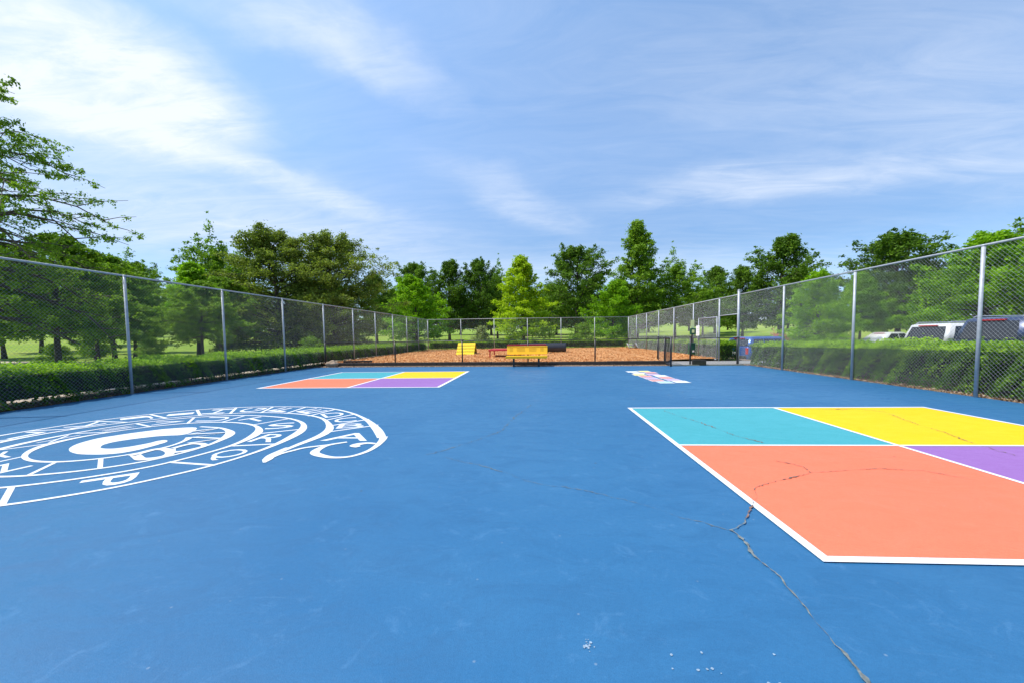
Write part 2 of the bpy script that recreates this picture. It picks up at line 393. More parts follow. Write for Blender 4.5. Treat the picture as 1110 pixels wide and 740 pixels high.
def ribbon(mb, P, w, z=None):
    if z is None: ZI[0] += 1; z = .0036 + .0003 * ZI[0]
    P = [np.array(p, float) for p in P]; n = len(P)
    ws = [w] * n if not hasattr(w, '__len__') else list(np.interp(np.linspace(0, 1, n), np.linspace(0, 1, len(w)), w))
    Lf, Rt = [], []
    for i in range(n):
        d = P[min(i + 1, n - 1)] - P[max(i - 1, 0)]; d = d / (np.linalg.norm(d) + 1e-9); s = np.array((-d[1], d[0])) * ws[i] / 2
        Lf.append(P[i] + s); Rt.append(P[i] - s)
    for i in range(n - 1):
        mb.poly([(*Rt[i], z), (*Rt[i + 1], z), (*Lf[i + 1], z), (*Lf[i], z)])
def spiral(prof, a0, a1, wf):
    A = np.array([p[0] for p in prof]); Rr = np.array([p[1] for p in prof])
    an = np.arange(a0, a1, 2.5); rr = np.interp(an, A, Rr)
    k = np.exp(-np.linspace(-2, 2, 9) ** 2); k /= k.sum()
    rs = np.convolve(np.pad(rr, 4, mode='edge'), k, 'valid'); 
    rs[:2] = rr[:2]
    pts = [(SC[0] + r * math.cos(R_(a)), SC[1] + r * math.sin(R_(a))) for a, r in zip(an, rs)]
    return pts, [wf(a) for a in an], an, rs
t = empty('painted_alphabet_snail', (0, 0, 0)); tag(t, 'white spiral snail with alphabet letters painted on the blue court', 'court marking')
def wo(a):
    b = a % 360; w = .047
    k = min(abs(b - 5), 360 - abs(b - 5))
    return w + .075 * math.exp(-(k / 16) ** 2) + (.05 * math.exp(-((b - 200) / 22) ** 2))
po, w1, an_o, r_o = spiral(OUT, -1, 790, wo); pi_, w2, an_i, r_i = spiral(INN, -22, 716, wo)
mb = MB(); ribbon(mb, po, w1); mb.build('outer_spiral_line', M['pwhite'], t)
mb = MB(); ribbon(mb, pi_, w2); mb.build('inner_spiral_line', M['pwhite'], t)
mb = MB(); ribbon(mb, catmull(SP['head']), [.05, .07, .10, .09, .06, .055, .06, .08, .11]); ribbon(mb, catmull(SP['hook']), [.05, .06, .10, .12, .06]); mb.build('snail_head', M['pwhite'], t)
mb = MB(); ribbon(mb, catmull(SP['mouth']), [.04, .05, .05, .05, .05, .06, .03]); ribbon(mb, catmull([(-2.83, 3.99), (-2.87, 4.1), (-2.92, 4.25), (-2.93, 4.42), (-2.93, 4.56)]), [.015, .10, .10, .08, .06]); mb.build('snail_foot', M['pwhite'], t)
bp = catmull(SP['blob'], 4, True); mb = MB(); mb.poly([(*p, .0030) for p in bp]); 
bo = mb.build('shell_centre', M['pwhite'], t)
bm_ = bmesh.new(); bm_.from_mesh(bo.data); bmesh.ops.triangulate(bm_, faces=bm_.faces[:]); bmesh.ops.recalc_face_normals(bm_, faces=bm_.faces[:]); bm_.to_mesh(bo.data); bm_.free()
mb = MB(); ribbon(mb, catmull(SP['loop1']), .09); ribbon(mb, catmull(SP['loop2']), .07); ribbon(mb, SP['zig'], .075); mb.build('shell_scribble', M['pwhite'], t)
def rad(an, rs, a): return float(np.interp(a, an, rs))
DV = (-14, 9.5, 19.5, 32, 48, 65, 81, 98, 114, 131, 149, 168, 189, 212, 240, 290, 324, 346, 369, 400, 435, 467, 498, 529, 565, 602, 637, 657)
for a in DV[1:]:
    # inner line of the same band lies closer to the centre
    ro = rad(an_o, r_o, a); ri = rad(an_i, r_i, a); sk = 4
    p = (SC[0] + ri * math.cos(R_(a - sk)), SC[1] + ri * math.sin(R_(a - sk))); q = (SC[0] + ro * math.cos(R_(a + sk)), SC[1] + ro * math.sin(R_(a + sk)))
    mb = MB(); ribbon(mb, [p, q], .045 if a < 400 else .04, .0026); mb.build('cell_divider', M['pwhite'], t)
letters = list(zip('ABCDEFGHIJKLMNOPQRSTUVWXYZ', (2, 14, 25, 40, 57, 73, 90, 106, 122, 140, 158, 178, 201, 226, 257, 307, 335, 357, 384, 418, 452, 483, 513, 548, 584, 618)))
for ch, a in letters:
    cu = bpy.data.curves.new('letter', 'FONT'); cu.body = ch; cu.align_x = 'CENTER'; cu.align_y = 'CENTER'; cu.size = 1; cu.offset = .0; cu.resolution_u = 3
    tmp = bpy.data.objects.new('tmp', cu); C.objects.link(tmp)
    dg = bpy.context.evaluated_depsgraph_get(); me = bpy.data.meshes.new_from_object(tmp.evaluated_get(dg)); C.objects.unlink(tmp); bpy.data.objects.remove(tmp)
    me.name = 'letter'; me.materials.clear(); me.materials.append(M['pwhite'])
    co = np.array([v.co[:] for v in me.vertices]); lo, hi = co.min(0), co.max(0)
    d0 = max(q for q in DV if q < a); d1 = min(q for q in DV if q > a); a = (d0 + d1) / 2
    ro = rad(an_o, r_o, a); ri = rad(an_i, r_i, a); w = ((ro - ri) - .17) * .88; r = (ro + ri) / 2
    h = min(.40, .66 * R_(d1 - d0) * r); a += 2 if ch == 'A' else 0
    co[:, 0] = (co[:, 0] - (lo[0] + hi[0]) / 2) / (hi[0] - lo[0]) * (w if ch != 'I' else w * .4); co[:, 1] = (co[:, 1] - (lo[1] + hi[1]) / 2) / (hi[1] - lo[1]) * h
    for vtx, c in zip(me.vertices, co): vtx.co = (c[0], c[1], 0)
    o = bpy.data.objects.new('letter', me); link(o, t); o['label'] = 'painted letter ' + ch
    o.location = (SC[0] + r * math.cos(R_(a)), SC[1] + r * math.sin(R_(a)), .0022); o.rotation_euler = (0, 0, R_(a))

# hopscotch (far right, seen edge on)
t = empty('painted_hopscotch', (0, 0, 0)); tag(t, 'small pastel hopscotch grid painted on blue court before the black gate', 'court marking')
cells = [(3.30, 14.1, 'pwhite'), (3.72, 14.25, 'soft_yellow'), (3.42, 13.55, 'pwhite'), (3.85, 13.75, 'soft_coral'), (3.35, 13.05, 'soft_yellow'), (3.80, 13.1, 'soft_lavender'),
         (3.45, 12.5, 'soft_coral'), (3.95, 12.65, 'pwhite'), (3.50, 11.95, 'soft_lavender'), (3.98, 12.1, 'soft_coral'), (3.55, 11.4, 'soft_coral'), (4.05, 11.55, 'soft_lavender'), (3.68, 10.95, 'soft_teal'), (4.15, 11.05, 'pwhite')]
cells = [(x * (1 - .075 * (14.3 - y) / 3.3), y, c) for x, y, c in cells]
for (x, y, c) in cells:
    m = MB(); quad(m, x - .16, x + .17, y - .22, y + .2, .008); m.build('white_square' if c == 'pwhite' else c.replace('soft_', '') + '_square', M[c], t)
m = MB()
for (x, y, c) in cells: quad(m, x - .185, x + .195, y - .255, y + .235, .0044 + .0002 * rnd.randrange(12))
m.build('outline', M['pwhite'], t)

# cracks and chips ---------------------------------------------------------
def crack(pts, w, mat, z=.0092, jit=.02):
    P = [np.array(p, float) for p in pts]; o = []
    for a, b in zip(P[:-1], P[1:]):
        n = max(2, int(np.linalg.norm(b - a) / .022))
        for k in range(n): o.append(a + (b - a) * k / n)
    o.append(P[-1]); s = np.zeros(2); q = []
    for p in o:
        s = s * .72 + np.array((rnd.uniform(-1, 1), rnd.uniform(-1, 1))) * jit * .75; q.append(p + s)
    mb = MB(); ws = [max(.12, rnd.gauss(1, .6)) * w * (.55 + .5 * math.sin(i_ * .21 + len(q)) * math.sin(i_ * .083)) for i_, _ in enumerate(q)]
    n = len(q); Lf, Rt = [], []
    for i in range(n):
        d = q[min(i + 1, n - 1)] - q[max(i - 1, 0)]; d /= (np.linalg.norm(d) + 1e-9); sd = np.array((-d[1], d[0])) * ws[i] / 2
        Lf.append(q[i] + sd); Rt.append(q[i] - sd)
    for i in range(n - 1): mb.poly([(*Rt[i], z), (*Rt[i + 1], z), (*Lf[i + 1], z), (*Lf[i], z)])
    return tag(mb.build('crack', mat), kind='structure')
crack([(1.17,1.2),(1.19,1.48),(1.2,1.66),(1.24,1.91),(1.26,2.13),(1.23,2.38),(1.27,2.52),(1.25,2.64),(1.40,2.75),(1.43,2.82)], .017, M['crackgrey'], jit=.008)
crack([(1.25,2.64),(1.11,2.77),(.98,2.83),(.86,2.98),(.7,3.1)], .006, M['crackgrey'], .0030, jit=.008)
crack([(1.43,2.82),(1.69,3.17),(1.80,3.40),(2.03,3.54),(2.48,3.76),(3.15,3.9),(3.51,3.85),(3.72,3.6)], .010, M['crackbrown'], .0096, .012)
crack([(2.48,3.76),(2.52,3.95),(2.38,4.1)], .012, M['crackbrown'], .0100, .012)
crack([(2.12,6.85),(2.2,6.4),(2.35,5.91),(2.45,5.15),(2.62,4.81)], .013, M['crackbrown'], .0094, .02)
crack([(4.6,6.9),(5.29,6.97),(5.46,6.64),(5.13,5.67),(5.08,5.31),(4.89,4.75),(4.82,4.33)], .014, M['crackbrown'], .0098, .02)
crack([(.7,3.1),(.35,3.35),(.0,3.45),(-.5,3.9),(-1.0,4.2)], .0065, M['crackgrey'], .0034, .015)
crack([(-1.2,4.3),(-.8,4.8),(-.5,5.4),(-.35,6.3),(-.1,7.5)], .010, M['crackgrey'], .0038, .02)
def chips(name, spots, mat, kind='stuff', lab=None):
    mb = MB()
    for (x, y, sx, sy, n) in spots:
        for _ in range(n):
            a, b = rnd.gauss(x, sx), rnd.gauss(y, sy); r = rnd.uniform(.0015, .0055) * (1 + .22 * b); k = rnd.randint(5, 8); ph = rnd.random() * 6
            mb.poly([(a + r * rnd.uniform(.5, 1.2) * math.cos(ph + 6.283 * i / k), b + r * rnd.uniform(.5, 1.2) * math.sin(ph + 6.283 * i / k), .0022 + .00012 * rnd.randrange(9)) for i in range(k)])
    o = mb.build(name, mat); tag(o, lab, 'paint chips', kind=kind); return o
chips('paint_chips', [(1.9, 8.26, .04, .12, 5), (2.73, 8.62, .1, .2, 10), (3.24, 9.17, .08, .1, 8), (3.0, 8.23, .2, .1, 14), (.2, 1.62, .010, .014, 22), (.62, 1.50, .06, .03, 8), (.85, 1.46, .03, .015, 4), (.93, 1.60, .002, .002, 2), (2.2, 6.6, .6, .4, 4), (.9, 12.5, .4, .3, 8), (6.6, 15.4, .25, .1, 10), (-.5, 13, 3, 2, 8)], M['chip'], lab='pale worn specks and flakes scattered over the blue court')

# ---------------------------------------------------------------- chain link fences
def chain(name, p0, p1, z0, z1, parent, mat, s=.076, r=.0014):
    p0 = np.array(p0, float); p1 = np.array(p1, float); Ln = float(np.linalg.norm(p1 - p0)); d = (p1 - p0) / Ln; nrm = np.array((-d[1], d[0])); H = z1 - z0
    segs = []
    n = int((Ln + H) / s) + 1
    for k in range(n):
        u = k * s - H                     # rising: from (u,0) to (u+H,H)
        a = max(0, u); b = min(Ln, u + H)
        if b > a + 1e-3:
            segs.append((a, a - u, b, b - u, 1)); segs.append((a, H - (a - u), b, H - (b - u), -1))
    S = np.array(segs); off = S[:, 4] * r * .9
    A = np.stack([p0[0] + d[0] * S[:, 0] + nrm[0] * off, p0[1] + d[1] * S[:, 0] + nrm[1] * off, z0 + S[:, 1]], 1)
    B = np.stack([p0[0] + d[0] * S[:, 2] + nrm[0] * off, p0[1] + d[1] * S[:, 2] + nrm[1] * off, z0 + S[:, 3]], 1)
    D = B - A; D /= np.linalg.norm(D, axis=1)[:, None]
    n3 = np.array((nrm[0], nrm[1], 0.)); U = np.tile(n3, (len(S), 1)); W = np.cross(D, U)
    c = [U * math.cos(t) * r + W * math.sin(t) * r for t in (0, 2.094, 4.189)]
    V = np.stack([np.stack([A + c[i], A + c[(i + 1) % 3], B + c[(i + 1) % 3], B + c[i]], 1) for i in range(3)], 1)
    me = fast_mesh(name, V.reshape(-1, 3), 4, mat)
    o = bpy.data.objects.new(name, me); return link(o, parent)
FH = 2.85
post_me = {}
def post(parent, x, y, h, r, mat='galv', z0=-.05, cap=True):
    mb = MB().tube([(0, 0, z0), (0, 0, h)], r, 12)
    if cap: mb.tube([(0, 0, h + .001), (0, 0, h + .02), (0, 0, h + .035)], [r * 1.18, r * 1.1, r * .5], 12)
    return mb.build('post', M[mat], parent, loc=(x, y, 0))
def fence(label, pts, posts, h=FH, r=.03, name='chain_link_fence', group='tall galvanized fences'):
    t = empty(name, (0, 0, 0)); tag(t, label, 'fence', group)
    for a, b in zip(pts[:-1], pts[1:]):
        chain('chain_mesh', a, b, .03, h - .03, t, M['wire'])
        MB().tube([(*a, h - .005), (*b, h - .005)], .0215, 10).build('top_rail', M['galv'], t)
    for (x, y, rr) in posts: post(t, x, y, h - .03, rr)
    return t
LY = [9.29 + 3.048 * i for i in range(-2, 10)]
off = .045
fence('long galvanized chain link fence along the left court side', [(XL - off, .6), (XL - off, 36.72)], [(XL, y, .032 if i < 11 else .042) for i, y in enumerate(LY)])
BX = [XL + (XR - XL) * i / 6 for i in range(1, 6)]
fence('galvanized chain link fence across the far end behind the mulch yard', [(XL, 36.72 + off), (XR, 37.3 + off)], [(x, 36.72 + .58 * (x - XL) / (XR - XL), .03) for x in BX])
RYn = [8.18 - 3.048, 8.18, 8.18 + 3.048, 8.18 + 6.096]
tr = fence('galvanized chain link fence along the right court side in front of parked cars', [(XR + off, .6), (XR + off, 17.33)], [(XR, y, .032) for y in RYn])
post(tr, XR, 17.33, FH + .16, .05)
g0 = 19.09
RYf = [g0, 22.14, 25.19, 28.24, 31.28, 34.33, 37.3]
tf = fence('galvanized chain link fence beyond the right gate beside the mulch yard', [(XR + off, g0), (XR + off, 37.3)], [(XR, y, .036 if y in (g0, 37.3) else .03) for y in RYf])
chain('transom_mesh', (XR + off, 17.38), (XR + off, g0 - .03), 2.08, FH - .03, tf, M['wire'])
MB().tube([(XR, 17.33, 2.05), (XR, g0, 2.05)], .021, 10).build('transom_rail', M['galv'], tf)
MB().tube([(XR + off, 17.33, FH - .005), (XR + off, g0, FH - .005)], .0215, 10).build('top_rail', M['galv'], tf)
# open gate leaf folded back against the fence
gt = empty('gate', (XR - .09, g0 + .02, 0), R_(6)); tag(gt, 'open galvanized gate leaf folded back beside the white notice', 'gate')
W = 1.66; mb = MB()
for a, b in (((0, 0, .06), (0, 0, 2.02)), ((0, W, .06), (0, W, 2.02)), ((0, 0, 2.0), (0, W, 2.0)), ((0, 0, .08), (0, W, .08)), ((0, 0, 1.02), (0, W, 1.02))): mb.tube([a, b], .021, 8)
mb.build('gate_frame', M['galv'], gt); chain('gate_mesh', (0.01, .02), (0.01, W - .02), .1, 1.98, gt, M['wire'])
MB().box(-.05, .05, W * .97, W * 1.02, .95, 1.1).build('latch', M['galv'], gt)
ns = empty('notice_board', (XR - .30, 20.55, 1.15)); tag(ns, 'white notice panel hung on the open gate leaf', 'sign')
MB().box(-.012, .0, 0, .40, 0, .50).build('panel', M['white'], ns, .005)
mb = MB()
for k in range(5): mb.box(-.017, -.014, .08, .08 + rnd.uniform(.14, .26), .42 - k * .085, .44 - k * .085)
mb.build('text_lines', M['greypipe'], ns)

# low black fence ----------------------------------------------------------
LF = lambda x: 17.62 - .06 * x
lf = empty('low_black_fence', (0, 0, 0)); tag(lf, 'low black chain link fence between blue court and mulch yard', 'fence')
lx = [-9.7, -6.36, -3.26, -.35, 2.51, 5.38]
for x in lx: post(lf, x, LF(x), 1.10, .03, 'black')
post(lf, 6.38, LF(6.38), 1.12, .034, 'black'); post(lf, 8.22, LF(8.22), 1.08, .026, 'black')
post(lf, 5.47, 18.6, 1.13, .042, 'black')
for a, b in (((-9.8, LF(-9.8)), (5.45, LF(5.45))), ((6.38, LF(6.38)), (8.3, LF(8.3))), ((5.38, LF(5.38)), (5.47, 18.6))):
    MB().tube([(*a, 1.08), (*b, 1.08)], .019, 8).build('top_rail', M['black'], lf)
    chain('chain_mesh', (a[0], a[1] + .03), (b[0], b[1] + .03), .14, 1.07, lf, M['blackwire'], .076, .0013)
bg = empty('black_gate', (5.34, LF(5.38) - .07, 0), R_(177)); tag(bg, 'narrow black gate leaf standing open toward the blue court', 'gate')
mb = MB()
for a, b in (((0, 0, .03), (0, 0, 1.12)), ((0, .95, .0), (0, .95, 1.15)), ((0, 0, 1.10), (0, .95, 1.10)), ((0, 0, .08), (0, .95, .08))): mb.tube([a, b], .034, 8)
mb.build('gate_frame', M['black'], bg); chain('gate_mesh', (0.01, .02), (0.01, .93), .1, 1.08, bg, M['blackwire'], .05, .003)
def timber(x0, x1, label, h=.17):
    mb = MB(); a = math.atan(-.06); Lr = (x1 - x0) / math.cos(a); n = max(1, int(Lr / 2.4))
    for k in range(n): mb.box(k * Lr / n + .006, (k + 1) * Lr / n - .006, 0, .13, -.03, h + rnd.uniform(-.012, .012))
    o = mb.build('timber_edging', M['timber'], loc=(x0, EDGE(x0) + .42, 0), rot=(0, 0, a), bevel=.012)
    return tag(o, label, 'timber edging', 'dark timber edging of the mulch yard')
timber(-9.3, 5.42, 'long dark timber edging in front of the orange mulch'); timber(6.40, 6.95, 'short dark timber edging right of the black gate', .2)
mb = MB().box(0, 1.3, 0, .12, 0, .14); tag(mb.build('loose_timber', M['timber'], loc=(-8.9, 18.25, .1), rot=(0, 0, .1), bevel=.01), 'short loose timber lying beside the brown stone', 'timber')
# stone
bm = bmesh.new(); bmesh.ops.create_icosphere(bm, subdivisions=3, radius=.22)
for vv_ in bm.verts:
    p = vv_.co; k = 1 + .18 * math.sin(p.x * 21 + 1) * math.cos(p.y * 17) + .08 * math.sin(p.z * 33); vv_.co = Vector((p.x * 1.3 * k, p.y * k, p.z * .75 * k))
me = bpy.data.meshes.new('boulder'); bm.to_mesh(me); bm.free(); me.materials.append(M['stone'])
for p in me.polygons: p.use_smooth = True
o = link(bpy.data.objects.new('boulder', me)); o.location = (-9.18, 17.75, .12); tag(o, 'brown rounded stone at the left end of the timber edging', 'stone')

# ---------------------------------------------------------------- yard furniture
b = empty('park_bench', (-.38, 17.16, 0), R_(-2.5)); tag(b, 'yellow perforated metal bench on black posts at the court edge', 'bench')
Wb = 1.72
mb = MB()
RB = Matrix.Translation((0, .05, .50)) @ Matrix.Rotation(R_(-17), 4, 'X') @ Matrix.Translation((0, -.05, -.50))
mb.box(-Wb / 2, Wb / 2, .05, .08, .50, .85, RB); bb = mb.build('backrest', M['yellow'], b, .012)
mb = MB().box(-Wb / 2, Wb / 2, .04, .0495, .50, .53, RB); mb.box(-Wb / 2, Wb / 2, .035, .0495, .82, .853, RB); mb.build('back_rim', M['yellow'], bb, .004)
for (x0, x1) in ((-.74, -.56), (-.44, -.08), (.08, .42), (.56, .74)):
    n = int((x1 - x0) / .036); mb = MB()
    for i in range(n):
        for j in range(5): mb.box(x0 + i * .036, x0 + i * .036 + .02, .0465, .0495, .62 + j * .036, .64 + j * .036, RB)
    mb.build('perforation', M['perf'], bb)
mb = MB().box(-Wb / 2, Wb / 2, -.40, .02, .42, .45); mb.box(-Wb / 2, Wb / 2, -.43, -.401, .35, .45); mb.box(-Wb / 2, Wb / 2, .021, .035, .39, .45); mb.build('seat', M['yellow'], b, .01)
for x in (-.55, .50):
    mb = MB().box(x - .04, x + .04, -.22, -.14, -.01, .418); mb.box(x - .025, x + .025, .085, .125, .36, .80, RB); mb.box(x - .025, x + .025, -.30, .12, .35, .41); mb.build('leg', M['black'], b, .004)

a = empty('climbing_ramp', (-4.62, 27.0, .12), R_(2)); tag(a, 'yellow A frame climbing ramp with slats on the mulch', 'agility ramp')
for s in (-1, 1):
    mb = MB(); Ls = math.hypot(1.0, .74); ang = math.atan2(.74, 1.0)
    Mx = Matrix.Translation((0, s * 1.0, 0)) @ Matrix.Rotation(-s * ang if s > 0 else ang, 4, 'X') @ Matrix.Rotation(0 if s < 0 else math.pi, 4, 'Z')
    if s > 0: Mx = Matrix.Translation((0, 1.0, 0)) @ Matrix.Rotation(math.pi, 4, 'Z') @ Matrix.Rotation(ang, 4, 'X')
    else: Mx = Matrix.Translation((0, -1.0, 0)) @ Matrix.Rotation(ang, 4, 'X')
    mb.box(-.58, .58, 0, Ls, -.035, 0, Mx); r_ = mb.build('ramp_panel', M['lemon'], a)
    mb = MB()
    for k in range(1, 4): mb.box(-.575, .575, k * Ls / 4 - .012, k * Ls / 4 + .012, .003, .022, Mx)
    mb.build('slat', M['lemondark'], r_)
mb = MB(); 
for x in (-.5, .5):
    MB().tube([(x, -.75, .08), (x, .75, .08)], .02, 6).build('brace', M['black'], a); MB().tube([(x, -.45, .3), (x, .45, .3)], .02, 6).build('brace', M['black'], a)
def table(label, x, y, Lx, Ly, z, mat, legs=4):
    t = empty('agility_table', (x, y, .12)); tag(t, label, 'agility table', 'red agility tables on the mulch')
    MB().box(0, Lx, 0, Ly, z - .07, z).build('tabletop', M[mat], t, .01)
    for px in ((.05, Lx - .12) if legs == 4 else (.05, Lx / 2, Lx - .12)):
        for py in (.04, Ly - .11): MB().box(px, px + .07, py, py + .07, -.02, z - .071).build('leg', M[mat], t, .004)
    return t
table('low bright red agility table left of the yellow bench', -2.62, 22.2, 1.75, 2.5, .42, 'red')
table('longer dark red raised board behind the yellow bench backrest', -1.86, 26.0, 2.52, .8, .60, 'maroon', 6)
# corrugated tunnel
mb = MB(); k = 28; rings = []; n = 44
for i in range(n + 1):
    x = 3.2 * i / n; r = .31 + .009 * (i % 2)
    rings.append([(x, r * math.cos(2 * math.pi * j / k), .31 + r * math.sin(2 * math.pi * j / k)) for j in range(k)])
rin = [[(x[0], .28 / .31 * x[1] * .96, .31 + (x[2] - .31) * .86) for x in rg] for rg in (rings[0], rings[-1])]
mb.loft([rin[1], rin[0]] + rings + [rin[1]], cap=False)
o = mb.build('tunnel_pipe', M['pipe'], loc=(-1.1, 28.6, .12), rot=(0, 0, R_(-4))); tag(o, 'black corrugated tunnel pipe lying behind the dark red board', 'tunnel')
# grey hurdle
h = empty('agility_hurdle', (7.6, 34.2, .12), R_(10)); tag(h, 'small grey pipe hurdle near the far right fence corner', 'hurdle')
for x in (0, .75):
    mb = MB().tube([(x, -.35, 0), (x - .05, 0, .42), (x, .35, 0)], .035, 8); mb.build('side_frame', M['greypipe'], h)
MB().tube([(-.05, 0, .34), (.70, 0, .20)], .035, 8).build('crossbar', M['greypipe'], h); MB().tube([(0, -.3, .05), (.75, -.3, .05)], .03, 8).build('base_bar', M['black'], h)
# dog waste station
d = empty('pet_waste_station', (8.04, 21.5, .1)); tag(d, 'green pet waste station post with bag box and bin by fence', 'waste station')
MB().box(-.03, .03, -.03, .03, -.05, 1.84).build('post', M['black'], d, .004)
MB().box(-.09, .09, -.05, -.035, 1.45, 1.86).build('sign', M['paleyellow'], d, .003)
bx = MB().box(-.14, .14, -.16, -.036, 1.12, 1.43).build('bag_box', M['greenbox'], d, .012); MB().box(-.07, .05, -.168, -.162, 1.20, 1.36).build('box_label', M['paleyellow'], bx)
bn = MB().box(-.22, .06, -.32, -.04, .12, .66).build('bin', M['greenbox'], d, .03); MB().box(-.235, .075, -.335, -.03, .662, .70).build('lid', M['greenbox'], bn, .012); MB().box(-.10, .0, -.326, -.3215, .24, .33).build('bin_label', M['white'], bn)

# ---------------------------------------------------------------- cars (local: x forward, rear at x=0)
def car(name, label, mat, loc, rz, Lc, Wc, Hc, belt, kind):
    t = empty(name, loc, rz); tag(t, label, 'car', 'cars on the parking lot')
    hw = Wc / 2; z0 = .25
    if kind == 'suv': st = [(0, belt - .03, .90), (.12, belt, .97), (Lc * .3, belt, 1), (Lc * .70, belt - .02, 1), (Lc * .76, belt - .06, .98), (Lc * .96, belt - .20, .92), (Lc, belt - .38, .84)]
    else: st = [(0, belt - .12, .86), (.15, belt - .02, .93), (Lc * .2, belt, .99), (Lc * .68, belt - .02, 1), (Lc * .76, belt - .08, .97), (Lc * .95, belt - .24, .90), (Lc, belt - .36, .80)]
    mb = MB(); rings = []
    for x, zt, k in st:
        w = hw * k; rings.append([(x, -w * .94, z0), (x, -w, z0 + .15), (x, -w, zt * .62), (x, -w * .97, zt - .05), (x, -w * .90, zt), (x, w * .90, zt), (x, w * .97, zt - .05), (x, w, zt * .62), (x, w, z0 + .15), (x, w * .94, z0)])
    mb.loft(rings)
    wb, wt = hw * .93, hw * (.80 if kind == 'suv' else .70)
    if kind == 'suv': xb0, xt0, xt1, xb1 = .06, .30, Lc * .60, Lc * .76
    else: xb0, xt0, xt1, xb1 = Lc * .10, Lc * .28, Lc * .58, Lc * .76
    zb = belt - .06; zt = Hc - .05
    def ring(z, f, w): x0 = xb0 + (xt0 - xb0) * f; x1 = xb1 + (xt1 - xb1) * f; return [(x0, -w * .93, z), (x0 + .06, -w, z), (x1 - .06, -w, z), (x1, -w * .88, z), (x1, w * .88, z), (x1 - .06, w, z), (x0 + .06, w, z), (x0, w * .93, z)]
    mb.loft([ring(zb, 0, wb), ring((zb + zt) / 2, .45, (wb + wt) / 2 + .02), ring(zt, 1, wt), [(x + (.12 if x < Lc * .45 else -.15), y * .85, Hc) for x, y, z in ring(zt, 1, wt)]])
    body = mb.build('body', mat, t, .0)
    def X0(z): f_ = (z - zb) / (zt - zb); return xb0 + (xt0 - xb0) * f_
    def X1(z): f_ = (z - zb) / (zt - zb); return xb1 + (xt1 - xb1) * f_
    def Wd(z): f_ = (z - zb) / (zt - zb); m_ = (wb + wt) / 2 + .02; return wb + (m_ - wb) * f_ / .5 if f_ < .5 else m_ + (wt - m_) * (f_ - .5) / .5
    za, zc = belt + .03, zt - .07
    for nm, Xf, sg in (('rear_window', X0, -1), ('windscreen', X1, 1)):
        g_ = MB(); zm = (za + zc) / 2
        for p, q in ((za, zm), (zm, zc)):
            a_ = [(Xf(p) + sg * .012 + (.0), -Wd(p) * .84, p), (Xf(p) + sg * .012, Wd(p) * .84, p), (Xf(q) + sg * .012, Wd(q) * .82, q), (Xf(q) + sg * .012, -Wd(q) * .82, q)]
            g_.poly(a_)
        g_.build(nm, M['glass'], t)
    ns_ = 3 if kind == 'suv' else 2
    for s in (-1, 1):
        xa, xb_ = X0(za) + .14, X1(za) - .2; 
        for i in range(ns_):
            g_ = MB(); u0, u1 = i / ns_, (i + 1) / ns_
            pts = []
            for z in (za, (za + zc) / 2, zc):
                lo = X0(z) + .16; hi = X1(z) - .16; pts.append((lo + (hi - lo) * u0 + .03, lo + (hi - lo) * u1 - .03, z))
            for p, q in zip(pts[:-1], pts[1:]): g_.poly([(p[0], s * (Wd(p[2]) + .008), p[2]), (p[1], s * (Wd(p[2]) + .008), p[2]), (q[1], s * (Wd(q[2]) + .008), q[2]), (q[0], s * (Wd(q[2]) + .008), q[2])])
            g_.build('side_window', M['glass'], t)
        MB().box(-.015, .06, s * hw * .80 - .09, s * hw * .80 + .07, belt - .40, belt - .06).build('tail_lamp', M['lampred'], t, .01)
        MB().box(X1(za) - .32, X1(za) - .12, s * (hw + .02) - .07, s * (hw + .02) + .08, belt + .0, belt + .14).build('mirror', mat, t, .02)
        for xw in (Lc * .20, Lc * .81):
            w_ = MB().tube([(xw, s * (hw - .20), .34), (xw, s * (hw + .015), .34)], .34, 24).build('wheel', M['tyre'], t); MB().tube([(xw, s * (hw + .016), .34), (xw, s * (hw + .03), .34)], [.22, .19], 20).build('rim', M['rim'], w_)
    MB().box(X0(zc) - .06, X0(zc) + .02, -.36, .36, zc + .015, zc + .055).build('brake_lamp', M['lampred'], t, .005)
    MB().box(-.05, .02, -hw * .8, hw * .8, .32, .50).build('bumper', M['trim'], t, .02)
    MB().box(-.02, -.004, -.22, .22, belt - .42, belt - .28).build('number_plate', M['white'], t, .004)
    if kind == 'suv' and Lc > 4.5:
        for s in (-1, 1): MB().tube([(xt0 + .1, s * wt * .8, Hc + .0), (xt0 + .2, s * wt * .8, Hc + .06), (xt1 - .3, s * wt * .8, Hc + .06), (xt1 - .2, s * wt * .8, Hc)], .02, 6).build('roof_rail', M['galv'], t)
    return t
car('parked_car', 'dark navy sport utility with red brake strip behind right hedge at the frame edge', M['car_navy'], (14.0, 13.6, -.45), R_(4), 5.0, 2.0, 2.10, 1.40, 'suv')
car('parked_car', 'white sport utility roof and rear window beside the navy one above the right hedge', M['car_white'], (15.2, 17.0, -.45), R_(3), 4.8, 1.95, 1.98, 1.30, 'suv')
car('parked_car', 'blue hatchback seen through the gap by the open gate', M['car_blue'], (11.1, 23.3, -.45), R_(20), 4.2, 1.8, 1.50, .98, 'suv')
car('parked_car', 'small white car farther off left of the white sport utility', M['car_white'], (25.6, 33.1, -.45), R_(14), 4.7, 1.85, 1.62, 1.05, 'sedan')

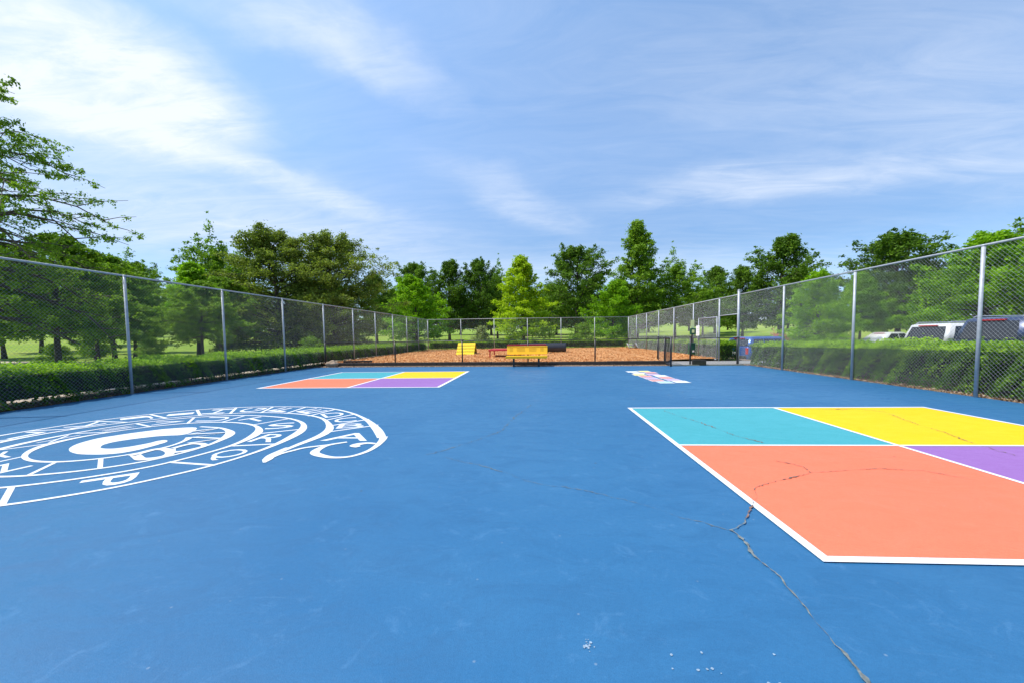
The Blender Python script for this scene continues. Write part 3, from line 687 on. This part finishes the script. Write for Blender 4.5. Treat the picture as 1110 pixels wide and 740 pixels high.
# ---------------------------------------------------------------- foliage
def leaves(centers, normals, size, rng, aspect=.5):
    n = len(centers)
    nn = normals / (np.linalg.norm(normals, axis=1)[:, None] + 1e-9)
    a = rng.normal(size=(n, 3)); d = a - nn * (a * nn).sum(1)[:, None]; d /= np.linalg.norm(d, axis=1)[:, None] + 1e-9
    s = np.cross(nn, d); Lf = (size * rng.uniform(.65, 1.3, n))[:, None]; Wf = Lf * aspect
    c = centers
    p0 = c - d * Lf * .5; p2 = c + d * Lf * .5; m = c - d * Lf * .05 + nn * Lf * .08
    return np.stack([p0, m + s * Wf * .5, p2, m - s * Wf * .5], 1).reshape(-1, 3)
PROF = {
 'oval': lambda t: math.sin(math.pi * min(1, .12 + .88 * t) ** .85) ** .7 if t < .98 else .2,
 'cone': lambda t: (1 - t) ** .95 * min(1, .6 + 2.2 * t) + .04,
 'dome': lambda t: max(.12, (1 - t ** 2.4)) * min(1, .7 + 1.2 * t),
 'broad': lambda t: max(.18, math.cos(max(0, t - .3) * 2.0)) * min(1, .75 + 1.0 * t),
}
def make_tree(seed, H, base, R, prof, nl, ns, nleaf, size, clump, e0, e1, droop, trunk_r, leaf, flat=.6, jag=.25, top=.95, drop=.0):
    rng = np.random.default_rng(seed); pr = PROF[prof]
    wood = MB(); tp = []
    ph = rng.uniform(0, 6, 2)
    for k in range(9):
        u = k / 8; tp.append((.12 * R * .3 * math.sin(u * 3 + ph[0]) * u * 2, .12 * R * .3 * math.sin(u * 2.6 + ph[1]) * u * 2, u * H * top - .1 * (k == 0)))
    wood.tube(tp, [trunk_r * (1.35 if k == 0 else 1) * (1 - .9 * (k / 8)) + .012 for k in range(9)], 8)
    tp = np.array(tp)
    def trunk_at(z): return np.array([np.interp(z, tp[:, 2], tp[:, 0]), np.interp(z, tp[:, 2], tp[:, 1]), z])
    anchors = []; rads = []
    for i in range(nl):
        t = (i + rng.uniform(.2, .8)) / nl; z = base + t * (H * top - base); env = R * pr(t) * rng.uniform(1 - jag, 1 + jag * .55)
        el = R_(e0 + (e1 - e0) * t + rng.normal() * 7); az = i * 2.39996 + rng.normal() * .35
        z_s = max(base * .8, z - env * math.tan(el) * .55) if el > 0 else z
        z_s = min(z_s, H * top * .97)
        o = trunk_at(z_s); L_ = env; pts = []
        for k in range(6):
            s = k / 5; bend = rng.normal() * .03 * L_
            pts.append(o + np.array([math.cos(az) * s * L_ + bend, math.sin(az) * s * L_ - bend, math.tan(el) * s * L_ - droop * L_ * s * s * s]))
        rr = max(.012, trunk_r * .42 * (1 - .55 * t) * min(1, L_ / R + .2))
        wood.tube(pts, [rr * (1 - .8 * k / 5) for k in range(6)], 5, cap=False)
        pts = np.array(pts)
        for q in range(ns):
            s = .22 + .78 * (q + rng.uniform(0, 1)) / ns; idx = s * 5; a0 = int(min(4, idx)); p = pts[a0] + (pts[a0 + 1] - pts[a0]) * (idx - a0)
            aa = az + (1 if q % 2 else -1) * rng.uniform(.3, 1.15); sl = L_ * .38 * (1.15 - .6 * s) * rng.uniform(.6, 1.25) + .15
            ed = rng.normal() * .22 + .10 - droop * .5
            e = p + np.array([math.cos(aa) * sl, math.sin(aa) * sl, sl * ed])
            wood.tube([p, (p + e) / 2 + np.array([0, 0, .04 * sl]), e], [rr * .3, rr * .2, .006], 3, cap=False)
            for w in (.35, .7, 1.): anchors.append(p + (e - p) * w); rads.append((1.1 - .35 * s) * (1.12 - .42 * w))
        anchors.append(pts[-1]); rads.append(.5)
        tipd = pts[-1] - pts[-2]; anchors.append(pts[-1] + tipd * .7 + np.array([0, 0, .02 * L_])); rads.append(.32)
    # leading shoot
    for k in range(4): anchors.append(trunk_at(H * top * (1 - .045 * k)) + np.array([0, 0, .02 * H])); rads.append(.32 + .10 * k)
    A = np.array(anchors); rd = np.array(rads); m = len(A)
    if drop: keep = rng.random(m) > drop; A = A[keep]; rd = rd[keep]; m = len(A)
    idx = rng.integers(0, m, nleaf)
    g = rng.normal(size=(nleaf, 3)) * (clump * rd[idx])[:, None]; g[:, 2] *= flat
    cpos = A[idx] + g
    nrm = rng.normal(size=(nleaf, 3)) * .75 + np.array([0, 0, .9]) + g / (clump + 1e-6) * .35
    V = leaves(cpos, nrm, size, rng, .55)
    ct = rng.uniform(0, 1, m)[idx]; tint = np.clip(.5 + (ct - .5) * .5 + rng.normal(size=nleaf) * .16, 0, 1)
    me = fast_mesh('crown', V, 4, L[leaf], {'tint': tint})
    wm = wood
    wme = bpy.data.meshes.new('trunk'); wme.from_pydata(wm.v, [], wm.f); wme.polygons.foreach_set('use_smooth', wm.sm); wme.materials.append(M['bark']); wme.update()
    return me, wme, H
K = {}
K['oak_a'] = make_tree(1, 12, 2.0, 5.0, 'oval', 64, 8, 33000, .27, .36, 8, 58, .12, .24, 'oak', jag=.34)
K['oak_b'] = make_tree(2, 12, 1.8, 5.0, 'dome', 58, 8, 31000, .27, .38, 10, 62, .10, .24, 'oak', jag=.42)
K['oak_c'] = make_tree(3, 11, 2.4, 4.4, 'oval', 52, 8, 25000, .26, .35, 14, 66, .05, .2, 'mid', jag=.45)
K['maple'] = make_tree(4, 10, .9, 3.9, 'cone', 64, 8, 25000, .23, .28, 4, 56, .06, .15, 'lime', jag=.42)
K['maple_b'] = make_tree(5, 8, 1.0, 3.6, 'dome', 54, 8, 21000, .22, .29, 4, 52, .1, .14, 'bright', jag=.38)
K['tall'] = make_tree(6, 17, 1.6, 4.6, 'cone', 76, 8, 33000, .28, .36, 12, 62, .05, .24, 'mid', jag=.42)
K['willow_a'] = make_tree(7, 9.7, .7, 4.4, 'broad', 92, 10, 66000, .16, .25, 4, 52, .26, .22, 'olive', flat=.75, jag=.40)
K['willow_b'] = make_tree(8, 10, .7, 4.4, 'broad', 90, 10, 62000, .16, .25, 6, 58, .24, .22, 'olive', flat=.75, jag=.46)
K['near'] = make_tree(9, 9.6, 1.9, 4.5, 'broad', 70, 12, 92000, .075, .10, 6, 52, .42, .17, 'mid', flat=.7, jag=.42, drop=.22)
K['soft'] = make_tree(10, 6.6, 2.1, 3.0, 'dome', 54, 9, 24000, .155, .18, 0, 46, .2, .12, 'mid', flat=.5, jag=.25)
K['soft_b'] = make_tree(11, 7.6, 2.0, 3.0, 'cone', 54, 8, 30000, .19, .24, 0, 46, .14, .12, 'bright', flat=.5, jag=.3)
K['bush'] = make_tree(12, 2.0, .12, 1.1, 'dome', 26, 6, 6000, .12, .16, 30, 70, 0, .03, 'mid')
K['bush_pale'] = make_tree(13, 2.2, .12, 1.1, 'cone', 26, 6, 5000, .12, .14, 30, 70, 0, .03, 'pale')
K['bush_pink'] = make_tree(14, 1.3, .12, .9, 'dome', 22, 6, 4500, .12, .14, 30, 70, 0, .03, 'pink')
def plant(kind, x, y, H, label, name='tree', cat='tree', group='trees around the court', sx=1., rz=None):
    me, wme, H0 = K[kind]; s = H / H0
    t = empty(name, (x, y, terr(x, y) - .03), rnd.uniform(0, 6.28) if rz is None else rz); tag(t, label, cat, group)
    o = link(bpy.data.objects.new('trunk', wme), t); o.scale = (s * sx, s * sx, s)
    o = link(bpy.data.objects.new('crown', me), t); o.scale = (s * sx, s * sx, s)
    return t
plant('near', -18.4, 11.0, 11.6, 'nearest left tree with feathery branches reaching into the sky above the fence', sx=.86, rz=.6)
plant('soft', -19.5, 15.5, 5.9, 'round tree behind left hedge at the left frame edge')
plant('soft', -22.0, 20.0, 6.0, 'leafy tree right of the feathery branched tree behind left fence')
plant('soft', -27.6, 24.0, 6.2, 'tree with low crown left of the nearest left fence post')
plant('oak_c', -31.3, 30.0, 6.9, 'darker tree just right of the nearest left fence post')
for (x_, y_, h_, lb) in ((-47, 36, 8.5, 'broad tree far out on the left lawn behind the row of soft trees'), (-41, 29, 7.5, 'tree with dark trunk on the left lawn near the frame edge'), (-52, 47, 9, 'dark tree at the back edge of the left lawn'), (-36, 46, 9, 'dark tree filling the back of the lawn left of the willow oaks')):
    plant('oak_c', x_, y_, h_, lb)
plant('bush', -21.5, 17.0, 1.2, 'dark shrub at the foot of the soft trees behind the left hedge', 'shrub', 'shrub', 'shrubs behind the fences')
plant('soft', -33.0, 23.0, 5.6, 'soft tree at the far left frame edge beyond the path')
plant('soft', -17.6, 20.5, 4.6, 'small tree close behind the left hedge beside the nearest post')
plant('bush', -33.0, 28.5, 1.8, 'low bushy shrub on the left lawn under the trees', 'shrub', 'shrub', 'shrubs behind the fences')
plant('bush', -27.5, 27.5, 1.5, 'rounded shrub under the layered light green tree', 'shrub', 'shrub', 'shrubs behind the fences')
plant('oak_a', -37.5, 36.0, 8.6, 'dark tree standing behind the pointed light tree on the left lawn', sx=.7)
plant('soft_b', -24.8, 28.5, 7.2, 'layered light green tree with bare trunk on the left lawn')
plant('oak_c', -29.0, 35.5, 9.6, 'pointed tree with upright top left of the olive willow oak pair', sx=.85)
plant('soft', -20.6, 25.5, 5.6, 'small soft tree with thin trunk just left of the olive willow oak')
plant('willow_a', -19.9, 30.5, 9.9, 'left one of two broad olive willow oaks behind the left fence', sx=1.08)
plant('willow_b', -16.9, 33.5, 10.1, 'right one of two broad olive willow oaks with drooping branch tips', sx=1.1, rz=2.2)
plant('oak_b', -21.5, 54.0, 9.4, 'dark distant tree in the dip right of the willow oaks', sx=.8)
plant('oak_a', -17.8, 60.0, 11.6, 'dark tree behind the round bright green tree left of centre', sx=.75)
plant('maple_b', -13.4, 45.0, 8.1, 'round bright green tree behind the far left fence corner', sx=1.0)
plant('oak_b', -12.4, 58.0, 11.6, 'left half of the wide dark oak pair left of the lime tree', sx=.8)
plant('oak_a', -8.6, 60.0, 12.0, 'right half of the wide dark oak pair left of the lime tree', sx=.72)
plant('oak_c', -6.2, 66.0, 10.4, 'slim mid green tree peeking out just left of the lime tree', sx=.75)
plant('maple', -1.4, 47.0, 10.6, 'lime green pointed tree directly behind the yellow bench', sx=.98)
plant('oak_b', 2.3, 68.0, 9.0, 'dark tree peeking out just right of the lime tree', sx=.9)
plant('oak_a', 5.4, 55.0, 12.6, 'broad dark oak left of the tallest tree', sx=.92)
plant('maple_b', 8.6, 46.0, 7.2, 'lower bright green tree in front of the tallest tree', sx=.9)
plant('tall', 14.1, 58.0, 17.0, 'tallest tree with pointed top right of centre', sx=1.05)
plant('oak_c', 20.0, 60.0, 10.4, 'small pointed tree just right of the tallest tree', sx=1.0)
plant('oak_a', 14.5, 64.0, 7.6, 'low dark tree under the right side of the tallest tree', sx=1.2)
plant('oak_b', 29.9, 70.0, 11.2, 'small round dark tree standing alone right of the tallest tree group', sx=.82)
plant('oak_c', 25.5, 64.0, 7.2, 'low tree filling the gap left of the small round dark tree', sx=1.1)
plant('oak_b', 30.0, 52.0, 12.6, 'large dark tree with notched top behind the right gate', sx=.95)
plant('oak_b', 27.0, 55.0, 9.5, 'lower tree leaning against the left of the large notched tree', sx=.75)
plant('maple_b', 22.6, 34.0, 6.6, 'young bright green tree on the parking lawn right of the gate', sx=.85)
plant('soft_b', 27.6, 36.5, 6.8, 'airy light green tree right of the young bright one on the parking lawn', sx=1.0)
plant('oak_a', 37.0, 44.0, 11.3, 'large dark oak rising above the fence behind the small white car', sx=1.12)
plant('maple_b', 31.5, 30.5, 8.6, 'bright green tree above the navy vehicle at the right edge', sx=1.15)
plant('oak_c', 40.0, 35.0, 9.4, 'tree rising at the far right frame edge behind the bright one', sx=1.0)
plant('bush_pale', -5.5, 41.0, 2.3, 'pale blossoming shrub behind the yellow ramp', 'shrub', 'shrub', 'shrubs behind the fences')
plant('bush', 4.6, 41.0, 2.3, 'mid green shrub behind the far fence right of the tunnel', 'shrub', 'shrub', 'shrubs behind the fences')
plant('bush', -15.4, 27.0, 1.4, 'small shrub under the willow oaks behind the left hedge', 'shrub', 'shrub', 'shrubs behind the fences')
plant('bush_pink', 24.4, 42.5, 1.25, 'pink flowering shrub on the lawn right of the blue hatchback', 'shrub', 'shrub', 'shrubs behind the fences')
far = [(-92, 62, 12), (-80, 70, 13), (-70, 66, 12), (-60, 78, 13), (-52, 72, 12), (-45, 80, 13), (-38, 76, 12), (-30, 84, 12), (-24, 78, 11), (-16, 86, 12), (-9, 82, 11), (-2, 86, 11), (4, 80, 11), (11, 88, 12), (18, 84, 12), (25, 92, 11), (33, 90, 10), (42, 92, 10), (50, 84, 10), (58, 88, 10), (64, 78, 10), (72, 74, 10), (80, 70, 10), (92, 66, 10), (54, 60, 10), (62, 54, 10)]
desc = ['dark', 'mid green', 'rounded', 'broad']
for i, (x, y, H) in enumerate(far):
    plant(('oak_a', 'oak_b', 'oak_c')[i % 3], x, y, H * rnd.uniform(.66, .92), 'distant tree in the dark belt closing the view behind the lawn', group='distant tree belt', sx=1.15)

# hedges -------------------------------------------------------------------
def hedge(label, x0, x1, y0, y1, z0, z1, n, size, seed, dens=None, lowgap=0., sink=0.):
    rng = np.random.default_rng(seed)
    t = empty('hedge', (x0, y0, z0)); tag(t, label, 'hedge', 'clipped hedges around the court')
    Lx, Ly, Hh = x1 - x0, y1 - y0, z1 - z0
    # choose faces by area: top, 4 sides
    ar = np.array([Lx * Ly * 1.3, Ly * Hh * 1.2, Ly * Hh * 1.2, Lx * Hh, Lx * Hh]); pc = ar / ar.sum(); fc = rng.choice(5, n, p=pc)
    u = rng.random(n); v = rng.random(n); dep = rng.exponential(.055, n)
    if dens is not None: u = u ** dens          # more leaves toward the near end
    # lumpy surface
    P = np.zeros((n, 3)); Nn = np.zeros((n, 3))
    long_y = Ly > Lx
    for k in range(5):
        m = fc == k; uu, vv, dd = u[m], v[m], dep[m]
        if long_y: a = uu * Ly; b_ = vv
        else: a = uu * Lx; b_ = vv
        if k == 0:
            P[m] = np.stack([(vv if long_y else uu) * Lx, (uu if long_y else vv) * Ly, Hh - dd], 1); Nn[m] = (0, 0, 1)
        elif k in (1, 2):
            side = 0 if k == 1 else 1
            yy = uu if long_y else rng.random(m.sum())
            P[m] = np.stack([np.where(side == 0, dd, Lx - dd), yy * Ly, vv ** .8 * Hh], 1); Nn[m] = (-1 if side == 0 else 1, 0, .35)
        else:
            side = 0 if k == 3 else 1
            xx = rng.random(m.sum()) if long_y else uu
            P[m] = np.stack([xx * Lx, np.where(side == 0, dd, Ly - dd), vv ** .8 * Hh], 1); Nn[m] = (0, -1 if side == 0 else 1, .35)
    a = P[:, 1] if long_y else P[:, 0]
    c = P / np.array([Lx, Ly, Hh]) - .5
    lump = .05 * np.sin(a * 5.1 + P[:, 2] * 4) + .045 * np.sin(a * 11.3 + 2 + P[:, 2] * 7) + .04 * np.sin(a * 2.1 + 1) + .03 * np.sin(a * 23 + P[:, 2] * 17)
    P += Nn * lump[:, None]
    # round the upper edges, pull the foot in
    P[:, 2] -= np.clip(np.abs(c[:, 0 if long_y else 1]) - .36, 0, 1) * .5 * (P[:, 2] > Hh * .8)
    P[:, 2] += rng.normal(size=n) * .02 + (rng.random(n) < .03) * (P[:, 2] > Hh * .85) * rng.random(n) * .13
    if sink: P[:, 2] *= 1 - sink * (a / Ly) ** 2
    if lowgap: 
        keep = ~((P[:, 2] < lowgap * (1 + .8 * np.sin(a * 3.3) * np.sin(a * 1.3 + 1))) & (rng.random(n) < .8)); P = P[keep]; Nn = Nn[keep]; n = len(P); a = a[keep]
    nr = Nn * .9 + rng.normal(size=(n, 3)) * .75 + np.array([0, 0, .35])
    tint = np.clip(.30 + rng.normal(size=n) * .16 + 0.27 * np.sin(a * 5.3 + P[:, 2] * 8) * np.sin(a * 2.1 - P[:, 2] * 5) + .50 * (P[:, 2] > Hh * (1 - sink * (a / (Ly if long_y else Lx)) ** 2) - .11), 0, 1)   # leaves near the clipped top tinted lighter, sunlit look painted in
    V = leaves(P, nr, size, rng, .6)
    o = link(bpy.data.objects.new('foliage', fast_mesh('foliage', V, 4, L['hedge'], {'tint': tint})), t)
    mb = MB(); k = 1
    mb.box(.16, Lx - .16, .16, Ly - .16, max(.22, lowgap * 1.6), Hh * (1 - sink) - .14)
    nst = int(max(Lx, Ly) * 2.4)
    for i in range(nst):
        q = (i + rng.random()) / nst; w_ = rng.uniform(.25, .75)
        p = (w_ * Lx, q * Ly) if long_y else (q * Lx, w_ * Ly)
        for _ in range(2): mb.tube([(p[0], p[1], -.05), (p[0] + rng.normal() * .12, p[1] + rng.normal() * .12, Hh * .6)], [.014, .007], 4, cap=False)
    mb.build('stems', M['core'], t)
    return t
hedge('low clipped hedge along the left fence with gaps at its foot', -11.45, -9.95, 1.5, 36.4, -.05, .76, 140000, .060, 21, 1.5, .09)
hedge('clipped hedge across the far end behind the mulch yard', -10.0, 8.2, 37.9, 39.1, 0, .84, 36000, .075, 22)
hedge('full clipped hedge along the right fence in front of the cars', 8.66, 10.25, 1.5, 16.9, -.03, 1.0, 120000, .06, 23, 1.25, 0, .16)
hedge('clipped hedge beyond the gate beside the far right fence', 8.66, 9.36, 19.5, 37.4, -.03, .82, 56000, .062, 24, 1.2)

# loose material as stuff ----------------------------------------------------
def litter(name, areas, mat, label, size):
    rng = np.random.default_rng(5); Vs = []
    for (x0, x1, y0, y1, z, n, bias) in areas:
        u = rng.random(n) ** bias; X = x0 + rng.random(n) * (x1 - x0); Y = y0 + u * (y1 - y0)
        if y0 > 17 and x0 < 0: Y = Y - .06 * X * (1 - u)
        c = np.stack([X, Y, z + rng.random(n) * .03], 1); nr = rng.normal(size=(n, 3)) * .4 + np.array([0, 0, 1])
        Vs.append(leaves(c, nr, size, rng, .45))
    V = np.concatenate(Vs); n = len(V) // 4
    o = link(bpy.data.objects.new(name, fast_mesh(name, V, 4, mat, {'tint': rng.random(n)}))); tag(o, label, 'ground litter', kind='stuff')
lit = leaf_mat('leaf_litter_tone', (.10, .055, .03), (.34, .20, .11), (.62, .48, .33), .0)
chipm = leaf_mat('wood_chip_tone', (.44, .19, .06), (.64, .31, .11), (.78, .45, .20), .0)
litter('leaf_litter', [(XR + .02, XR + .6, 1, 17.2, -.01, 9000, 1.2), (XL - .3, XL - .02, 1, 36, -.01, 1500, 1.2), (XL, 5.4, 17.05, 17.4, .0, 3500, 1)], lit, 'brown leaves and chips along the hedge feet and court edge', .045)
litter('wood_chips', [(XL, 5.4, 17.72, 37.1, .13, 26000, 1.6), (5.6, XR, 19.4, 37.1, .13, 6000, 1.3)], chipm, 'orange wood chips covering the play yard', .085)

# ---------------------------------------------------------------- sky, sun, camera
SUN_EL, SUN_AZ = R_(59), math.atan2(-.98, -.15)         # azimuth from +Y toward +X
sd = Vector((math.sin(SUN_AZ) * math.cos(SUN_EL), math.cos(SUN_AZ) * math.cos(SUN_EL), math.sin(SUN_EL)))
sl = bpy.data.lights.new('sun', 'SUN'); sl.energy = 3.5; sl.angle = R_(.6); sl.color = (1, .96, .89)
so = link(bpy.data.objects.new('sun', sl)); so.rotation_euler = sd.to_track_quat('Z', 'Y').to_euler(); so.location = (0, 0, 30)
w = bpy.data.worlds.new('World'); bpy.context.scene.world = w; w.use_nodes = True; nt = w.node_tree
bgn = nt.nodes['Background']; sky = N(nt, 'ShaderNodeTexSky', sky_type='NISHITA', sun_disc=False)
sky.sun_elevation = SUN_EL; sky.sun_rotation = SUN_AZ % (2 * math.pi); sky.air_density = 1.0; sky.dust_density = .35; sky.ozone_density = 1.0
tc = N(nt, 'ShaderNodeTexCoord').outputs['Generated']
sep = N(nt, 'ShaderNodeSeparateXYZ'); nt.links.new(tc, sep.inputs[0])
zz = mth(nt, 'MAXIMUM', sep.outputs[2], .03)
zz = mth(nt, 'ADD', zz, .12)
cx_ = mth(nt, 'DIVIDE', sep.outputs[0], zz); cy_ = mth(nt, 'DIVIDE', sep.outputs[1], zz)
cmb = N(nt, 'ShaderNodeCombineXYZ'); nt.links.new(cx_, cmb.inputs[0]); nt.links.new(cy_, cmb.inputs[1])
pv = cmb.outputs[0]
wn = N(nt, 'ShaderNodeTexNoise', i_Scale=1.6, i_Detail=6, i_Roughness=.6); nt.links.new(pv, wn.inputs['Vector'])
wv = N(nt, 'ShaderNodeVectorMath', operation='MULTIPLY_ADD'); nt.links.new(wn.outputs['Color'], wv.inputs[0]); wv.inputs[1].default_value = (.55, .55, 0); nt.links.new(pv, wv.inputs[2])
pw = wv.outputs[0]
fibL = noise(nt, mapping(nt, pv, (.9, 2.6, 1), (0, 0, R_(-58))), 2.4, 12, .66, 1.3)
fibR = noise(nt, mapping(nt, pv, (.8, 2.8, 1), (0, 0, R_(14))), 2.2, 12, .66, 1.2)
def wisp(cx, cy, th, Ln, Wd, k, fib):
    """a drawn-out cirrus patch: soft ellipse on the cloud plane, frayed by fibre noise"""
    a = N(nt, 'ShaderNodeVectorMath', operation='SUBTRACT'); nt.links.new(pw, a.inputs[0]); a.inputs[1].default_value = (cx + .275, cy + .275, 0)
    rt = N(nt, 'ShaderNodeVectorRotate', rotation_type='Z_AXIS'); nt.links.new(a.outputs[0], rt.inputs[0]); rt.inputs['Angle'].default_value = R_(-th)
    b = N(nt, 'ShaderNodeVectorMath', operation='MULTIPLY'); nt.links.new(rt.outputs[0], b.inputs[0]); b.inputs[1].default_value = (2 / Ln, 2 / Wd, 0)
    l = N(nt, 'ShaderNodeVectorMath', operation='LENGTH'); nt.links.new(b.outputs[0], l.inputs[0])
    m = N(nt, 'ShaderNodeMapRange', interpolation_type='SMOOTHSTEP'); nt.links.new(l.outputs['Value'], m.inputs[0])
    m.inputs[1].default_value = 1.15; m.inputs[2].default_value = .0; m.inputs[3].default_value = 0; m.inputs[4].default_value = 1
    q = mth(nt, 'MULTIPLY', m.outputs[0], mth(nt, 'ADD', -.02, mth(nt, 'MULTIPLY', fib, 2.1)))
    return mth(nt, 'MULTIPLY', q, k)
CL = None
for wsp in [(-1.65, .85, 60, 2.0, 1.3, .80, fibL), (-1.12, 1.15, 80, 1.0, .45, .75, fibL), (-1.4, 1.35, 70, 1.2, .6, .6, fibL), (-1.1, 1.95, 58, 1.6, .4, .36, fibL), (-.6, 1.10, 46, .95, .34, .55, fibL),
            (-1.8, 2.3, 45, 4.6, 2.2, .50, fibL), (-.05, 2.3, 50, 1.6, .45, .34, fibL), (1.15, 2.05, -15, 2.1, .55, .42, fibR), (1.5, 1.5, 12, 2.6, .9, .22, fibR), (2.3, 1.9, 5, 1.6, .6, .20, fibR), (.6, 3.6, -5, 5.5, 1.5, .34, fibR), (.3, 1.3, 30, 2.0, .6, .06, fibR)]:
    b_ = wisp(*wsp); CL = b_ if CL is None else mth(nt, 'ADD', CL, b_)
dens = mth(nt, 'ADD', CL, mth(nt, 'MULTIPLY', mth(nt, 'SUBTRACT', fibR, .30), .34))
m1 = N(nt, 'ShaderNodeMapRange'); nt.links.new(dens, m1.inputs[0]); m1.inputs[1].default_value = .0; m1.inputs[2].default_value = 1.15
cf = mth(nt, 'MULTIPLY', m1.outputs[0], .90)
zr = ramp(nt, sep.outputs[2], [(0., (.48, .58, .74)), (.20, (.50, .60, .72)), (.40, (.88, .95, 1.0)), (.6, (.98, 1.10, 1.14))])
skyc = mixc(nt, 1., sky.outputs[0], zr, 'MULTIPLY')
col = mixc(nt, cf, skyc, (4.35, 4.6, 5.0))
nt.links.new(col, bgn.inputs[0]); bgn.inputs[1].default_value = .15

cam = bpy.data.cameras.new('camera'); co_ = link(bpy.data.objects.new('camera', cam))
f_, pitch, roll, yaw, h_, sy_ = 440.4, .05962, -.01357, .05942, 1.2777, 20.28
cam.sensor_width = 36; cam.lens = f_ / 1110 * 36; cam.shift_y = sy_ / 1110; cam.clip_start = .05; cam.clip_end = 2000
Rm = Matrix.Rotation(yaw, 4, 'Z') @ Matrix.Rotation(math.pi / 2 - pitch, 4, 'X') @ Matrix.Rotation(roll, 4, 'Z')
co_.matrix_world = Matrix.Translation((0, 0, h_)) @ Rm
sc = bpy.context.scene; sc.camera = co_
sc.view_settings.view_transform = 'Standard'; sc.view_settings.look = 'None'; sc.view_settings.gamma = 1; sc.view_settings.exposure = .62
sc.view_settings.use_curve_mapping = False
sc.cycles.max_bounces = 6; sc.cycles.transparent_max_bounces = 6
